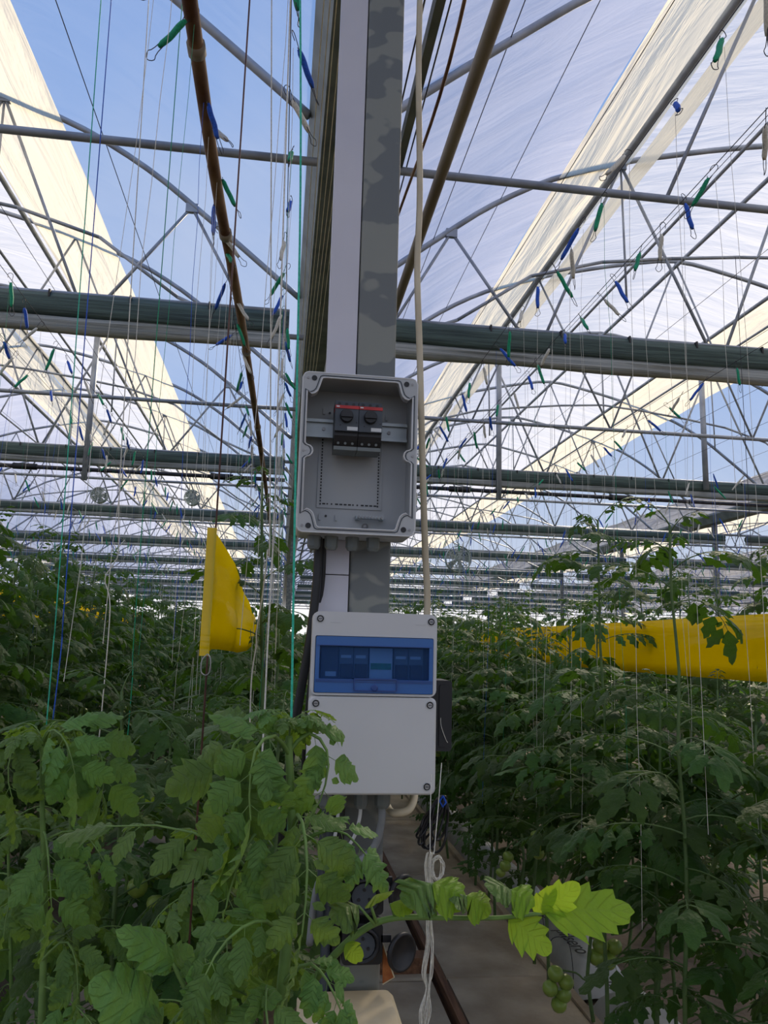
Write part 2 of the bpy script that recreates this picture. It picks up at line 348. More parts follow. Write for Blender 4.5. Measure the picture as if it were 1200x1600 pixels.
# concrete walks between the rows, each a row of cast slabs
path_root = tag(empty('path', (0.0, 0.0, 0.0)), kind='structure')
def walk(x0, x1, n, ya=-1.0, ln=1.55):
    sl = MB(); sl.prismx([(0.0, -0.04), (ln - 0.012, -0.04), (ln - 0.012, 0.028), (ln - 0.022, 0.036), (0.01, 0.036), (0.0, 0.028)], 0, x1 - x0)
    me = sl.mesh('slab', 'concrete')
    for i in range(n):
        link('slab', me, path_root, (x0, ya + i * ln, rnd.uniform(-0.006, 0.004)))
walk(0.81, 1.29, 12); walk(-1.02, -0.50, 12); walk(0.27, 0.74, 9)
tr = MB(); tr.bbox(0.765, 0.795, -1, 17, -0.03, 0.055); tag(tr.build('trim_1', 'plank'), kind='structure')
tr = MB(); tr.bbox(0.22, 0.74, 3.70, 3.79, 0.0, 0.10); tag(tr.build('trim_2', 'plank'), kind='structure')
tr = MB(); tr.bbox(1.295, 1.33, -1, 17, -0.03, 0.05); tag(tr.build('trim_3', 'concrete'), kind='structure')

wb = MB(); wb.add([(-40, YF, -0.1), (60, YF, -0.1), (60, YF, 6.2), (-40, YF, 6.2)], [(0, 1, 2, 3)])
tag(wb.build('wall_back', 'endwall'), kind='structure')

roof = tag(empty('ceiling', (0, 0, 4.1)), kind='structure')
def rz(mb):                                                      # into the roof's frame
    mb.v = [(x, y, z - 4.1) for x, y, z in mb.v]; return mb
def film(name, mat, k, s0, s1, y0=-22.0, y1=YF, step=0.18, wob=0.012, dz=0.035, dy=1.05):
    mb = MB(); ns = max(2, int((s1 - s0) / step) + 1); ys = np.arange(y0, y1 + dy, dy)
    for y in ys:
        for i in range(ns):
            x, z = roof_pt(k, s0 + (s1 - s0) * i / (ns - 1))
            mb.v.append((x, y, z + dz + wob * math.sin(y * 3.0 + i * 0.7) + rnd.uniform(-wob, wob) * 0.5))
    for j in range(len(ys) - 1):
        for i in range(ns - 1): mb.f.append((j * ns + i, j * ns + i + 1, (j + 1) * ns + i + 1, (j + 1) * ns + i))
    return rz(mb).build(name, mat, roof, smooth=True)
WSP = BAY - GW
BAYS = range(-3, 5)
for k in BAYS:
    # left slope closed with milky film, a folded cream strip, white cover over the ridge, a folded cream strip, then the open vent
    film('roof_film', 'film', k, 0.0, 1.78 if k != -1 else 3.18, dy=0.525, wob=0.02)
    a0 = 3.15 if k == -1 else 1.75
    film('film_fold', 'cream', k, a0, a0 + 0.62, dz=-0.02)
    film('film_fold', 'cream', k, a0 + 0.66, a0 + 0.84, dz=-0.06)
    film('roof_film', 'cover', k, a0 + 0.60, WSP - 2.66)
    film('film_fold', 'cream', k, WSP - 2.72, WSP - 1.86, dz=-0.03, wob=0.03)
    film('roof_film', 'clear', k, WSP - 1.9, WSP)
# gutters
for k in range(-3, 6):
    xc = G0 + BAY * k
    mb = MB(); p = [(-0.17, 4.16), (-0.17, 4.12), (-0.10, 3.98), (0.10, 3.98), (0.17, 4.12), (0.17, 4.16), (0.16, 4.16), (0.16, 4.12), (0.095, 3.99), (-0.095, 3.99), (-0.16, 4.12), (-0.16, 4.16)]
    n = len(p); y0, y1 = -22, YF
    mb.add([(xc + a, y0, b) for a, b in p] + [(xc + a, y1, b) for a, b in p], [(i, (i + 1) % n, (i + 1) % n + n, i + n) for i in range(n)])
    rz(mb).build('gutter', 'gutter', roof)
# arches, trusses
def arch_mesh(k, r=0.024):
    pts = []
    ss = [s for s, _ in PROF] + [WSP - s for s, _ in reversed(PROF[:-1])]
    for s in ss: pts.append(Vector((roof_pt(k, s)[0], 0, roof_pt(k, s)[1])))
    return smooth_path(pts, 3)
ARCH_Y0, ARCH_DY = 1.4, 2.1
TOPN = [0.85, 2.30, 3.93, WSP - 2.30, WSP - 0.85]
BOTN = [0.30, 1.55, 3.10, WSP - 3.10, WSP - 1.55, WSP - 0.30]
CH_Z = 3.78
def web_list(k):
    x0, _ = bay_x(k); W = []
    for i, s in enumerate(TOPN):
        t = Vector((roof_pt(k, s)[0], 0, roof_pt(k, s)[1] - 0.02))
        for b in (BOTN[i], BOTN[i + 1]): W.append((Vector((x0 + b, 0, CH_Z)), t, 0.013))
    LA = [(x0 + s_, CH_Z + (prof_z(min(s_, WSP - s_)) - CH_Z) * 0.50 * min(1, (min(s_, WSP - s_) - 0.3) / 1.3)) for s_ in np.linspace(0.3, WSP - 0.3, 13)]
    for (xa, za), (xb, zb) in zip(LA, LA[1:]): W.append((Vector((xa, 0, za)), Vector((xb, 0, zb)), 0.014))
    for s in (2.30, 3.93, WSP - 2.3):
        t = Vector((roof_pt(k, s)[0], 0, roof_pt(k, s)[1])); W.append((t, Vector((t.x + 0.02, 0, t.z - 1.25)), 0.010))
    return W
stuff_fr = MB()
n_arch = 0
SH = {}
for j in range(0, 28):
    y = ARCH_Y0 + ARCH_DY * j
    truss = (j % 2 == 0)                                         # 1.4, 5.6, 9.8 ... carry lattice trusses; 3.5, 7.7 ... a plain tie
    for k in (BAYS if y < 30 else range(-2, 4)):
        x0, x1 = bay_x(k); off = Vector((0, y, 0))
        near = (k in (-1, 0, 1) and 0 < j <= 7)
        if near:
            key = ('arch', k)
            if key not in SH: SH[key] = rz(MB().tube(arch_mesh(k), 0.024, 8)).mesh('roof_arch', 'tube', True)
            a = link('roof_arch', SH[key], roof, (0, y, 0))
            if truss:
                key = ('webs', k)
                if key not in SH:
                    SH[key] = [rz(MB().cyl(p, q, r, 6)).mesh('web_strut', 'tube', True) for p, q, r in web_list(k)]
                    SH['chord', k] = rz(MB().cyl((x0 - 0.05, 0, CH_Z), (x1 + 0.05, 0, CH_Z), 0.022, 8)).mesh('bottom_chord', 'tube', True)
                    cl = []
                    for s in TOPN:
                        x, z = roof_pt(k, s); cl.append(rz(MB().box((x, 0, z - 0.03), (0.09, 0.035, 0.07))).mesh('joint_plate', 'tube'))
                    SH['plates', k] = cl
                for me in SH['webs', k]: link('web_strut', me, a)
                for me in SH['plates', k]: link('joint_plate', me, a)
                link('bottom_chord', SH['chord', k], a)
            else:
                key = ('tie', k)
                if key not in SH:
                    SH[key] = rz(MB().cyl((x0 - 0.05, 0, 3.85), (x1 + 0.05, 0, 3.85), 0.021, 8)).mesh('tie_bar', 'tube', True)
                    ws = []
                    for s0, s1 in ((1.55, 2.3), (3.1, 2.3), (3.1, 3.93), (WSP - 3.1, 3.93), (WSP - 3.1, WSP - 2.3), (WSP - 1.55, WSP - 2.3)):
                        xt, zt = roof_pt(k, s1); ws.append(rz(MB().cyl((x0 + s0, 0, 3.85), (xt, 0, zt - 0.02), 0.011, 6)).mesh('web_strut', 'tube', True))
                    SH['tw', k] = ws
                link('tie_bar', SH[key], a)
                for me in SH['tw', k]: link('web_strut', me, a)
        else:
            n = 5 if y < 30 else 4
            stuff_fr.tube([p + off for p in arch_mesh(k)[::3] + [arch_mesh(k)[-1]]], 0.024, n, False)
            if truss:
                for p, q, r in web_list(k): stuff_fr.tube([p + off, q + off], r, 4, False)
                stuff_fr.tube([(x0, y, CH_Z), (x1, y, CH_Z)], 0.022, n, False)
            else:
                stuff_fr.tube([(x0, y, 3.85), (x1, y, 3.85)], 0.021, n, False)
tag(rz(stuff_fr).build('roof_frame', 'tube', roof, True), kind='stuff')
# tubes and wires that run the length of the house
for k in (-1, 0, 1):
    x0, x1 = bay_x(k)
    for s, dz, r in ((2.25 if k != -1 else 3.1, -0.06, 0.030), (3.93, -0.06, 0.022), (WSP - 2.75, -0.07, 0.024), (2.9, -0.5, 0.014), (WSP - 2.9, -0.55, 0.014)):
        x, z = roof_pt(k, s)
        rz(MB().cyl((x, -5, z + dz), (x, YF, z + dz), r, 8)).build('purlin', 'tube', roof, True)
    for s in (0.7, 1.25):
        x, z = roof_pt(k, s); rz(MB().cyl((x, -5, z + 0.01), (x, YF, z + 0.01), 0.003, 4)).build('film_wire', 'wire', roof)
    for s in np.linspace(1.0, WSP - 1.0, 9):
        x, z = roof_pt(k, s); rz(MB().cyl((x, -3, 3.92), (x, 40, 3.92), 0.0022, 4)).build('support_wire', 'wire', roof)
# beam with a drip line and pale lines bunched under the gutter
rz(MB().bbox(0.462, 0.498, -4, YF, 3.86, 3.93)).build('tray_beam', 'gutter', roof)
for i in range(7):
    xx = 0.05 + i * 0.025
    pts = [(xx + 0.004 * math.sin(y * 1.3 + i), y, 3.90 + 0.012 * math.sin(y * 0.9 + i * 1.7)) for y in np.linspace(-3, 40, 60)]
    rz(MB().tube(pts, 0.0022, 5)).build('pale_line', 'cable_line', roof)
for i, (xx, zz) in enumerate(((0.40, 3.75), (0.53, 3.92))):
    rz(MB().cyl((xx, -3, zz), (xx, 30, zz), 0.004, 5)).build('support_wire', 'wire', roof)
# slim posts carrying the far gutters and the hangers at the second truss
for px, y in ((G0 + BAY, 9.8), (G0 + BAY, 14.0), (G0 + BAY, 18.2), (G0 - BAY, 14.0), (G0 - BAY, 18.2), (G0 - BAY, 22.4), (G0 + 2 * BAY, 22.4), (G0, 18.2), (G0, 26.6), (G0 + BAY, 22.4)):
    mb = MB(); mb.bbox(px - 0.04, px + 0.04, y - 0.04, y + 0.04, -0.1, 4.0); rz(mb).build('gutter_post', 'galv', roof)
hangers = [((150, 522), (134, 750)), ((780, 560), (779, 780)), ((1098, 590), (1101, 765))]
for (a, b) in hangers:
    p, q = at(a[0], a[1], 9.0), at(b[0], b[1], 9.0); q.x = p.x = (p.x + q.x) / 2; p.z = 5.2
    rz(MB().cyl(p, q, 0.035, 10)).build('hanger_post', 'tube', roof, True)

# ------------------------------------------------------------------ rolled shade curtains under the trusses
def curtain(k, y, label, fine=True, zs=1.0):
    x0, x1 = bay_x(k)
    x0 += 0.22 if k == 0 else 0.03; x1 -= 0.06
    t = empty('shade_curtain', ((x0 + x1) / 2, y, 3.65)); t.scale = (1, zs, zs)
    def roll(prof, seed, amp):
        rr = random.Random(seed); mb = MB(); nx = 40 if fine else 12; n = len(prof)
        ph = [rr.uniform(0, 6.3) for _ in prof]
        for i in range(nx + 1):
            x = (x0 - x1) / 2 + (x1 - x0) * i / nx
            for m, (py, pz) in enumerate(prof):
                w = amp * (math.sin(i * 0.9 + ph[m]) + 0.6 * math.sin(i * 0.37 + ph[m] * 2))
                mb.v.append((x, py + w * 0.6, pz + w))
        for i in range(nx):
            for m in range(n): mb.f.append((i * n + m, i * n + (m + 1) % n, (i + 1) * n + (m + 1) % n, (i + 1) * n + m))
        mb.f.append(tuple(range(n))); mb.f.append(tuple(nx * n + m for m in range(n - 1, -1, -1)))
        return mb
    roll([(-0.05, 0.0), (-0.075, -0.05), (-0.06, -0.10), (-0.07, -0.15), (0.03, -0.165), (0.07, -0.10), (0.06, -0.03), (0.0, 0.0)], k * 7 + int(y), 0.006).build('curtain_roll', 'curtain', t, True)
    roll([(-0.045, -0.15), (-0.06, -0.18), (-0.045, -0.20), (-0.055, -0.225), (0.0, -0.25), (0.04, -0.22), (0.035, -0.19), (0.02, -0.15)], k * 5 + int(y) + 3, 0.007).build('curtain_hem', 'curtain_hem', t, True)
    MB().cyl(((x0 - x1) / 2, -0.02, 0.012), ((x1 - x0) / 2, -0.02, 0.012), 0.016, 8).build('carrier_tube', 'tube', t, True)
    if fine:
        for i in range(int((x1 - x0) / 0.5)):
            MB().box(((x0 - x1) / 2 + 0.25 + i * 0.5, -0.055, -0.01), (0.012, 0.03, 0.05)).build('carrier_clip', 'black', t)
    tag(t, label, 'curtain', 'rolled shade curtains under the roof trusses')
SIDE = {-1: 'left of the grey post', 0: 'right of the grey post', 1: 'in the next bay to the right'}
CN = ['nearest', 'second nearest', 'third nearest', 'fourth nearest', 'fifth nearest', 'sixth nearest', 'seventh nearest', 'eighth nearest', 'ninth nearest', 'tenth nearest']
for i in range(10):
    for k in (-1, 0, 1):
        if k == 1 and i in (0,): continue
        nm = CN[i - 1] if k == 1 else CN[i]
        curtain(k, 4.9 + 4.2 * i, '%s bundled dark green shade curtain, roof span %s' % (nm, SIDE[k]), i < 2, (1.0, 0.82, 0.7)[min(i, 2)])
# drive shafts below the second curtains
for k in (-1, 0):
    x0, x1 = bay_x(k); t = empty('drive_shaft', ((x0 + x1) / 2, 9.0, 3.37))
    MB().cyl((-(x1 - x0) / 2 + 0.1, 0, 0), ((x1 - x0) / 2 - 0.05, 0, 0), 0.024, 10).build('shaft', 'wire', t, True)
    for f in (-0.1, 0.12, 0.40) if k == -1 else (-0.28, -0.02, 0.28):
        c = f * (x1 - x0)
        MB().cyl((c - 0.13, 0, 0), (c + 0.13, 0, 0), 0.036, 10).build('coupling', 'black', t, True)
    tag(t, 'dark curtain drive shaft with couplings, %s' % SIDE[k], 'shaft', 'curtain drive shafts')

# ------------------------------------------------------------------ pipes above the crop
def long_pipe(name, pts, r, mat, label, cat, n=10):
    t = Vector(pts[0]); mb = MB().tube([Vector(p) - t for p in pts], r, n)
    return tag(mb.build(name, mat, None, True, t), label, cat)
lp = smooth_path([(-0.315, -1.0, 3.13), (-0.31, 1.77, 3.12), (-0.30, 2.62, 3.09), (-0.275, 3.61, 3.1), (-0.25, 5.6, 3.11), (-0.22, 9, 3.1), (-0.2, 14, 3.1)], 6)
o = long_pipe('rusty_pipe', lp, 0.021, 'rust', 'long rusty steel pipe running overhead left of the grey post', 'pipe', 12)
b0 = o.location
for y in (1.95, 2.9, 4.2, 5.8):
    x = np.interp(y, [p.y for p in lp], [p.x for p in lp]); z = np.interp(y, [p.y for p in lp], [p.z for p in lp])
    MB().cyl(Vector((x, y - 0.02, z)) - b0, Vector((x, y + 0.02, z)) - b0, 0.026, 12).build('pipe_band', 'pipe', o, True)
long_pipe('grey_pipe', [(0.48, -1, 3.1), (0.475, 2, 3.1), (0.48, 6, 3.1), (0.48, 14, 3.1)], 0.021, 'pipe', 'long grey-brown pipe running overhead right of the grey post', 'pipe', 12)
long_pipe('power_cable', smooth_path([(0.36, 0.3, 3.45), (0.40, 1.2, 3.38), (0.44, 2.1, 3.3), (0.44, 3.2, 3.42), (0.42, 5, 3.6)], 6), 0.006, 'rust', 'thin dark red cable slung overhead right of the post', 'cable', 8)

# ------------------------------------------------------------------ circulation fans
def fan(loc, r, label):
    t = empty('circulation_fan', loc)
    mb = MB()
    for rr in (1.0, 0.8, 0.6, 0.4, 0.2):
        mb.tube([(r * rr * math.cos(a), -0.06 if rr < 1 else 0, r * rr * math.sin(a)) for a in np.linspace(0, 2 * math.pi, 25)], 0.006, 5, False)
    for a in np.linspace(0, 2 * math.pi, 17)[:-1]:
        mb.tube([(0.04 * math.cos(a), -0.07, 0.04 * math.sin(a)), (r * math.cos(a), -0.03, r * math.sin(a))], 0.004, 4, False)
    mb.build('guard', 'fan', t, True)
    sh = MB(); nn = 24
    for y in (0.0, 0.16):
        for j in range(nn): a = 2 * math.pi * j / nn; sh.v.append((r * math.cos(a), y, r * math.sin(a)))
    sh.f = [(j, (j + 1) % nn, (j + 1) % nn + nn, j + nn) for j in range(nn)]
    sh.build('shroud', 'fan', t, True)
    hb = MB(); hb.lathe([(0.05, -0.05), (0.06, 0.0), (0.05, 0.12)], 12, rot=Matrix.Rotation(R(-90), 3, 'X')); hb.build('hub', 'fan', t, True)
    for q in range(5):
        bl = MB(); a = q * 2 * math.pi / 5; d = Vector((math.cos(a), 0, math.sin(a))); s = Vector((-math.sin(a), 0.45, math.cos(a))).normalized()
        bl.add([d * 0.05 - s * 0.03 + Vector((0, 0.06, 0)), d * 0.05 + s * 0.03 + Vector((0, 0.06, 0)), d * r * 0.9 + s * 0.09 + Vector((0, 0.06, 0)), d * r * 0.9 - s * 0.07 + Vector((0, 0.06, 0))], [(0, 1, 2, 3), (3, 2, 1, 0)])
        bl.build('blade', 'fan', t)
    MB().cyl((0, 0.08, r), (0, 0.08, 3.9 - loc[2]), 0.008, 6).build('hanger', 'wire', t)
    tag(t, label, 'fan', 'circulation fans')
fan(at(717, 873, 15.0), 0.26, 'round caged fan hanging far back right of the boxes')
fan(at(154, 773, 15.0), 0.15, 'round fan high at far left of the left bay')
fan(at(300, 777, 15.0), 0.15, 'round fan high in left bay, nearest the rusty pipe')

# ------------------------------------------------------------------ the post and what is fixed to it
post = empty('support_post', (0.17, 1.54, 0.0))
mb = MB(); mb.prism(rrect(-0.04, 0.04, -0.04, 0.04, 0.006, 3), 0, 0)   # outline only, rebuilt as a vertical extrusion
mb = MB(); o_ = rrect(-0.04, 0.04, -0.04, 0.04, 0.006, 3); n = len(o_)
mb.add([(x, y, 0.0) for x, y in o_] + [(x, y, 4.0) for x, y in o_], [(i, (i + 1) % n, (i + 1) % n + n, i + n) for i in range(n)] + [tuple(range(n - 1, -1, -1)), tuple(range(n, 2 * n))])
mb.build('steel_tube', 'galv', post)
mb = MB(); mb.box((0, 0, 0.01), (0.2, 0.2, 0.02)); mb.build('base_plate', 'galv', post)
mb = MB(); mb.box((0, 0, 3.985), (0.30, 0.12, 0.03)); mb.build('gutter_saddle', 'gutter', post)
for dx in (-0.08, 0.08):
    for dy in (-0.08, 0.08):
        MB().cyl((dx, dy, 0.02), (dx, dy, 0.045), 0.01, 8).build('anchor_bolt', 'screw', post)
tag(post, 'square galvanised steel post with blotchy zinc behind the two boxes', 'post')

duct = empty('cable_duct', (0.098, 1.556, 1.56))
for z0, z1 in ((-0.35, 0.068), (0.07, 2.42)):
    MB().bbox(-0.028, 0.028, -0.045, 0.02, z0, z1).build('duct_channel', 'duct', duct)
    MB().bbox(-0.030, 0.030, -0.053, -0.046, z0, z1).build('duct_cover', 'duct', duct)
tag(duct, 'pale grey plastic cable duct along the left side of the post', 'cable duct')

# ---- open grey enclosure
UX0, UX1, UZ0, UZ1 = 0.020, 0.240, 1.697, 2.003; UYF, UYB = 1.400, 1.499
ue = empty('open_enclosure', (0.13, 1.499, 1.697))
E0 = ue.location.copy()
def sub(mb): mb.v = [(x - E0.x, y - E0.y, z - E0.z) for x, y, z in mb.v]; return mb
def ring(out, inn, y0, y1):
    n = len(out); mb = MB()
    vs = [(x, y0, z) for x, z in out] + [(x, y0, z) for x, z in inn] + [(x, y1, z) for x, z in out] + [(x, y1, z) for x, z in inn]
    fs = []
    for i in range(n):
        j = (i + 1) % n
        fs += [(i, j, n + j, n + i), (2 * n + i, 3 * n + i, 3 * n + j, 2 * n + j), (i, 2 * n + i, 2 * n + j, j), (n + i, n + j, 3 * n + j, 3 * n + i)]
    return mb.add(vs, fs)
W_ = 0.005
sub(ring(rrect(UX0, UX1, UZ0, UZ1, 0.012), rrect(UX0 + W_, UX1 - W_, UZ0 + W_, UZ1 - W_, 0.008), UYF + 0.004, UYB)).build('enclosure_wall', 'boxgrey', ue)
sub(MB().prism(rrect(UX0, UX1, UZ0, UZ1, 0.012), UYB - 0.004, UYB)).build('enclosure_back', 'boxgrey', ue)
# stepped rim with the seal groove that dips round the corners and the side lugs
def rim_outline(ins):
    x0, x1, z0, z1 = UX0 + ins, UX1 - ins, UZ0 + ins, UZ1 - ins; c = 0.028 ; L_ = 0.011
    zm = (UZ0 + UZ1) / 2
    pts = []
    def arc(cx, cz, r, a0, a1, n=4):
        for k in range(n + 1):
            a = R(a0 + (a1 - a0) * k / n); pts.append((cx + r * math.cos(a), cz + r * math.sin(a)))
    pts.append((x0 + c + 0.012, z1)); pts.append((x1 - c - 0.012, z1)); arc(x1 - c - 0.004, z1 - 0.006, 0.006, 90, 0, 2); arc(x1 - 0.006, z1 - 0.018, 0.016, 190, 260, 3)
    pts.append((x1, z1 - 0.028)); pts.append((x1, zm + L_ + 0.004)); arc(x1 - 0.004, zm, L_, 90, 270, 6); pts.append((x1, zm - L_ - 0.004)); pts.append((x1, z0 + 0.028))
    arc(x1 - 0.006, z0 + 0.018, 0.016, 100, 170, 3); arc(x1 - c - 0.004, z0 + 0.006, 0.006, 0, -90, 2)
    pts.append((x0 + c + 0.012, z0)); arc(x0 + c + 0.004, z0 + 0.006, 0.006, -90, -180, 2); arc(x0 + 0.006, z0 + 0.018, 0.016, 10, 80, 3)
    pts.append((x0, z0 + 0.028)); pts.append((x0, zm - L_ - 0.004)); arc(x0 + 0.004, zm, L_, -90, 90, 6); pts.append((x0, zm + L_ + 0.004)); pts.append((x0, z1 - 0.028))
    arc(x0 + 0.006, z1 - 0.018, 0.016, -80, -10, 3); arc(x0 + c + 0.004, z1 - 0.006, 0.006, 180, 90, 2)
    return pts
inn = rim_outline(0.009)
# outer loop sampled to the same count by projecting the inner loop outwards
def outer_for(p):
    x, z = p; cx, cz = (UX0 + UX1) / 2, (UZ0 + UZ1) / 2
    hx, hz = (UX1 - UX0) / 2, (UZ1 - UZ0) / 2; r = 0.012
    dx, dz = (x - cx) / hx, (z - cz) / hz; m = max(abs(dx), abs(dz)); ox, oz = cx + dx / m * hx, cz + dz / m * hz
    ax, az = hx - r, hz - r
    qx, qz = ox - cx, oz - cz
    if abs(qx) > ax and abs(qz) > az:
        vx, vz = qx - math.copysign(ax, qx), qz - math.copysign(az, qz); l = math.hypot(vx, vz)
        qx, qz = math.copysign(ax, qx) + vx / l * r, math.copysign(az, qz) + vz / l * r
    return cx + qx, cz + qz
out = [outer_for(p) for p in inn]
sub(ring(out, inn, UYF, UYF + 0.02)).build('enclosure_rim', 'boxgrey', ue)
# raised bead and the dark seal groove
def strip_loop(loop, r, y, mat, name):
    sub(MB().tube([(x, y, z) for x, z in loop] + [(loop[0][0], y, loop[0][1])], r, 6, False)).build(name, mat, ue, True)
strip_loop(inn, 0.0016, UYF, 'boxlight', 'inner_bead')
strip_loop(rim_outline(0.0055), 0.0011, UYF - 0.0001, 'darkgrey', 'seal_groove')
strip_loop([outer_for(p) for p in rim_outline(0.0055)], 0.0018, UYF + 0.001, 'boxlight', 'outer_bead')
for sx in (0, 1):
    for sz in (0, 1):
        cx = UX0 + 0.0215 if not sx else UX1 - 0.0215; cz = UZ0 + 0.0115 if not sz else UZ1 - 0.0115
        sub(MB().cyl((cx, UYF + 0.004, cz), (cx, UYF - 0.0012, cz), 0.0052, 12)).build('screw_hole', 'black', ue)
        cx2 = UX0 + 0.010 if not sx else UX1 - 0.010
        sub(MB().cyl((cx2, UYF + 0.004, cz), (cx2, UYF - 0.0014, cz), 0.0024, 10)).build('corner_pin', 'screw', ue)
for sx in (0, 1):
    cx = UX0 + 0.007 if not sx else UX1 - 0.007
    sub(MB().cyl((cx, UYF + 0.004, (UZ0 + UZ1) / 2), (cx, UYF - 0.0014, (UZ0 + UZ1) / 2), 0.0026, 10)).build('corner_pin', 'screw', ue)
yb = UYB - 0.004
# perforated break-out outline on the back
mb = MB(); px0, px1, pz0, pz1 = 0.062, 0.184, 1.765, 1.90
for (a, b, c, d) in ((px0 - 0.003, px0, pz0 - 0.003, pz1), (px1, px1 + 0.003, pz0 - 0.003, pz1), (px0 - 0.003, px1 + 0.003, pz0 - 0.006, pz0 - 0.003)):
    mb.bbox(a, b, yb - 0.003, yb, c, d)
sub(mb).build('panel_ridge', 'boxgrey', ue)
mb = MB(); z = pz0
while z < pz1:
    for x in (px0 + 0.004, px1 - 0.004): mb.bbox(x - 0.0014, x + 0.0014, yb - 0.0008, yb, z, z + 0.0036)
    z += 0.0062
x = px0 + 0.008
while x < px1 - 0.006:
    mb.bbox(x, x + (0.006 if int(x * 1000) % 3 else 0.003), yb - 0.0008, yb, pz0 + 0.001, pz0 + 0.0038); x += 0.0085
tag(sub(mb).build('perforations', 'black', ue), kind='stuff')
for (x, z) in ((0.066, 1.955), (0.066, 1.740), (0.098, 1.740), (0.193, 1.950)):
    sub(MB().bbox(x - 0.002, x + 0.002, yb - 0.004, yb, z - 0.006, z + 0.006)).build('moulded_tab', 'boxgrey', ue)
for (x, z) in ((0.078, 1.953), (0.078, 1.743)):
    sub(MB().cyl((x, yb, z), (x, yb - 0.002, z), 0.0024, 8)).build('fixing_hole', 'black', ue)
# rail
mb = MB(); rzc = 1.913
mb.bbox(UX0 + 0.008, UX1 - 0.008, yb - 0.022, yb - 0.020, rzc - 0.0135, rzc + 0.0135)
for s in (-1, 1):
    mb.bbox(UX0 + 0.008, UX1 - 0.008, yb - 0.028, yb - 0.020, rzc + s * 0.0135 - 0.001, rzc + s * 0.0135 + 0.001)
    mb.bbox(UX0 + 0.008, UX1 - 0.008, yb - 0.029, yb - 0.027, rzc + s * 0.0155 - 0.003, rzc + s * 0.0155 + 0.003)
rail = sub(mb).build('din_rail', 'rail', ue)
for x in (0.066, 0.196):
    sub(MB().cyl((x, yb - 0.022, rzc), (x, yb - 0.025, rzc), 0.0035, 10)).build('rail_screw', 'screw', rail)
for x in (0.045, 0.12, 0.21): sub(MB().bbox(x - 0.008, x + 0.008, yb - 0.020, yb, rzc - 0.010, rzc + 0.010)).build('rail_stand', 'boxgrey', rail)
# earth bar
mb = MB(); mb.bbox(0.137, 0.190, yb - 0.020, yb - 0.010, 1.738, 1.744); eb = sub(mb).build('earth_bar', 'rail', ue)
for i in range(8):
    x = 0.141 + i * 0.0064; sub(MB().cyl((x, yb - 0.020, 1.741), (x, yb - 0.024, 1.741), 0.0026, 8)).build('bar_screw', 'screw', eb)
for x in (0.140, 0.187): sub(MB().bbox(x - 0.004, x + 0.004, yb - 0.012, yb, 1.737, 1.745)).build('bar_foot', 'rail', eb)
sub(MB().cyl((0.156, yb, 1.725), (0.156, yb - 0.006, 1.725), 0.006, 12)).build('earth_screw', 'screw', ue, True)
# glands below
for x in (0.055, 0.088, 0.128, 0.168):
    g = MB(); g.lathe([(0.013, 0.0), (0.013, -0.006), (0.0125, -0.006), (0.0125, -0.020), (0.009, -0.026), (0.006, -0.026)], 8, (x, 1.45, UZ0))
    sub(g).build('cable_gland', 'gland', ue)
tag(ue, 'open grey plastic enclosure without lid, upper box on the post', 'enclosure')

# ---- two motor breakers on the rail
def breaker(x0, label):
    b = empty('motor_breaker', (x0 + 0.0225, 1.468, rzc)); yb_ = 0.0
    DF = 0.026
    MB().bbox(-0.0222, 0.0222, -0.038 - DF, yb_ - 0.001, -0.020, 0.030).build('breaker_body', 'darkgrey', b)
    MB().bbox(-0.0222, 0.0222, -0.026 - DF, yb_ - 0.001, 0.030, 0.042).build('top_terminal', 'darkgrey', b)
    mb = MB(); mb.prismx([(-0.030 - DF, -0.020), (-0.030 - DF, -0.027), (-0.026 - DF, -0.036), (-0.020 - DF, -0.046), (-0.001, -0.046), (-0.001, -0.020)], -0.0222, 0.0222); mb.build('bottom_terminal', 'black', b)
    MB().bbox(-0.0222, 0.0222, -0.022 - DF, -0.001, -0.053, -0.046).build('dusty_foot', 'gland', b)
    MB().bbox(-0.0224, 0.0224, -0.0395 - DF, -0.026, 0.0235, 0.0295).build('red_stripe', 'red', b)
    MB().bbox(-0.0205, -0.0145, -0.0402 - DF, -0.039 - DF, 0.0255, 0.0280).build('white_mark', 'labelwhite', b)
    MB().lathe([(0.0125, 0.0), (0.0125, 0.008), (0.0115, 0.010)], 20, (-0.001, -0.038 - DF, 0.008), Matrix.Rotation(R(90), 3, 'X')).build('rotary_knob', 'black', b)
    MB().box((-0.001, -0.050 - DF, 0.0065), (0.022, 0.004, 0.0045)).build('knob_grip', 'black', b)
    MB().bbox(0.001, 0.021, -0.0386 - DF, -0.037 - DF, -0.0185, -0.0115).build('label_strip', 'labelwhite', b)
    for i in range(3):
        x = -0.014 + i * 0.0135
        MB().cyl((x, -0.026 - DF, 0.036), (x, -0.0268 - DF, 0.036), 0.0030, 10).build('terminal_screw', 'black', b)
        MB().cyl((x, -0.022 - DF, -0.040), (x, -0.0255 - DF, -0.041), 0.0026, 8).build('terminal_screw', 'gland', b)
    for x, z in ((-0.012, -0.009), (0.0185, -0.003)): MB().cyl((x, -0.038 - DF, z), (x, -0.0385 - DF, z), 0.0014, 8).build('test_hole', 'black', b)
    tag(b, label, 'breaker', 'motor breakers in the open box')
breaker(0.0835, 'left of two dark motor breakers in the open box')
breaker(0.1290, 'right of two dark motor breakers in the open box')

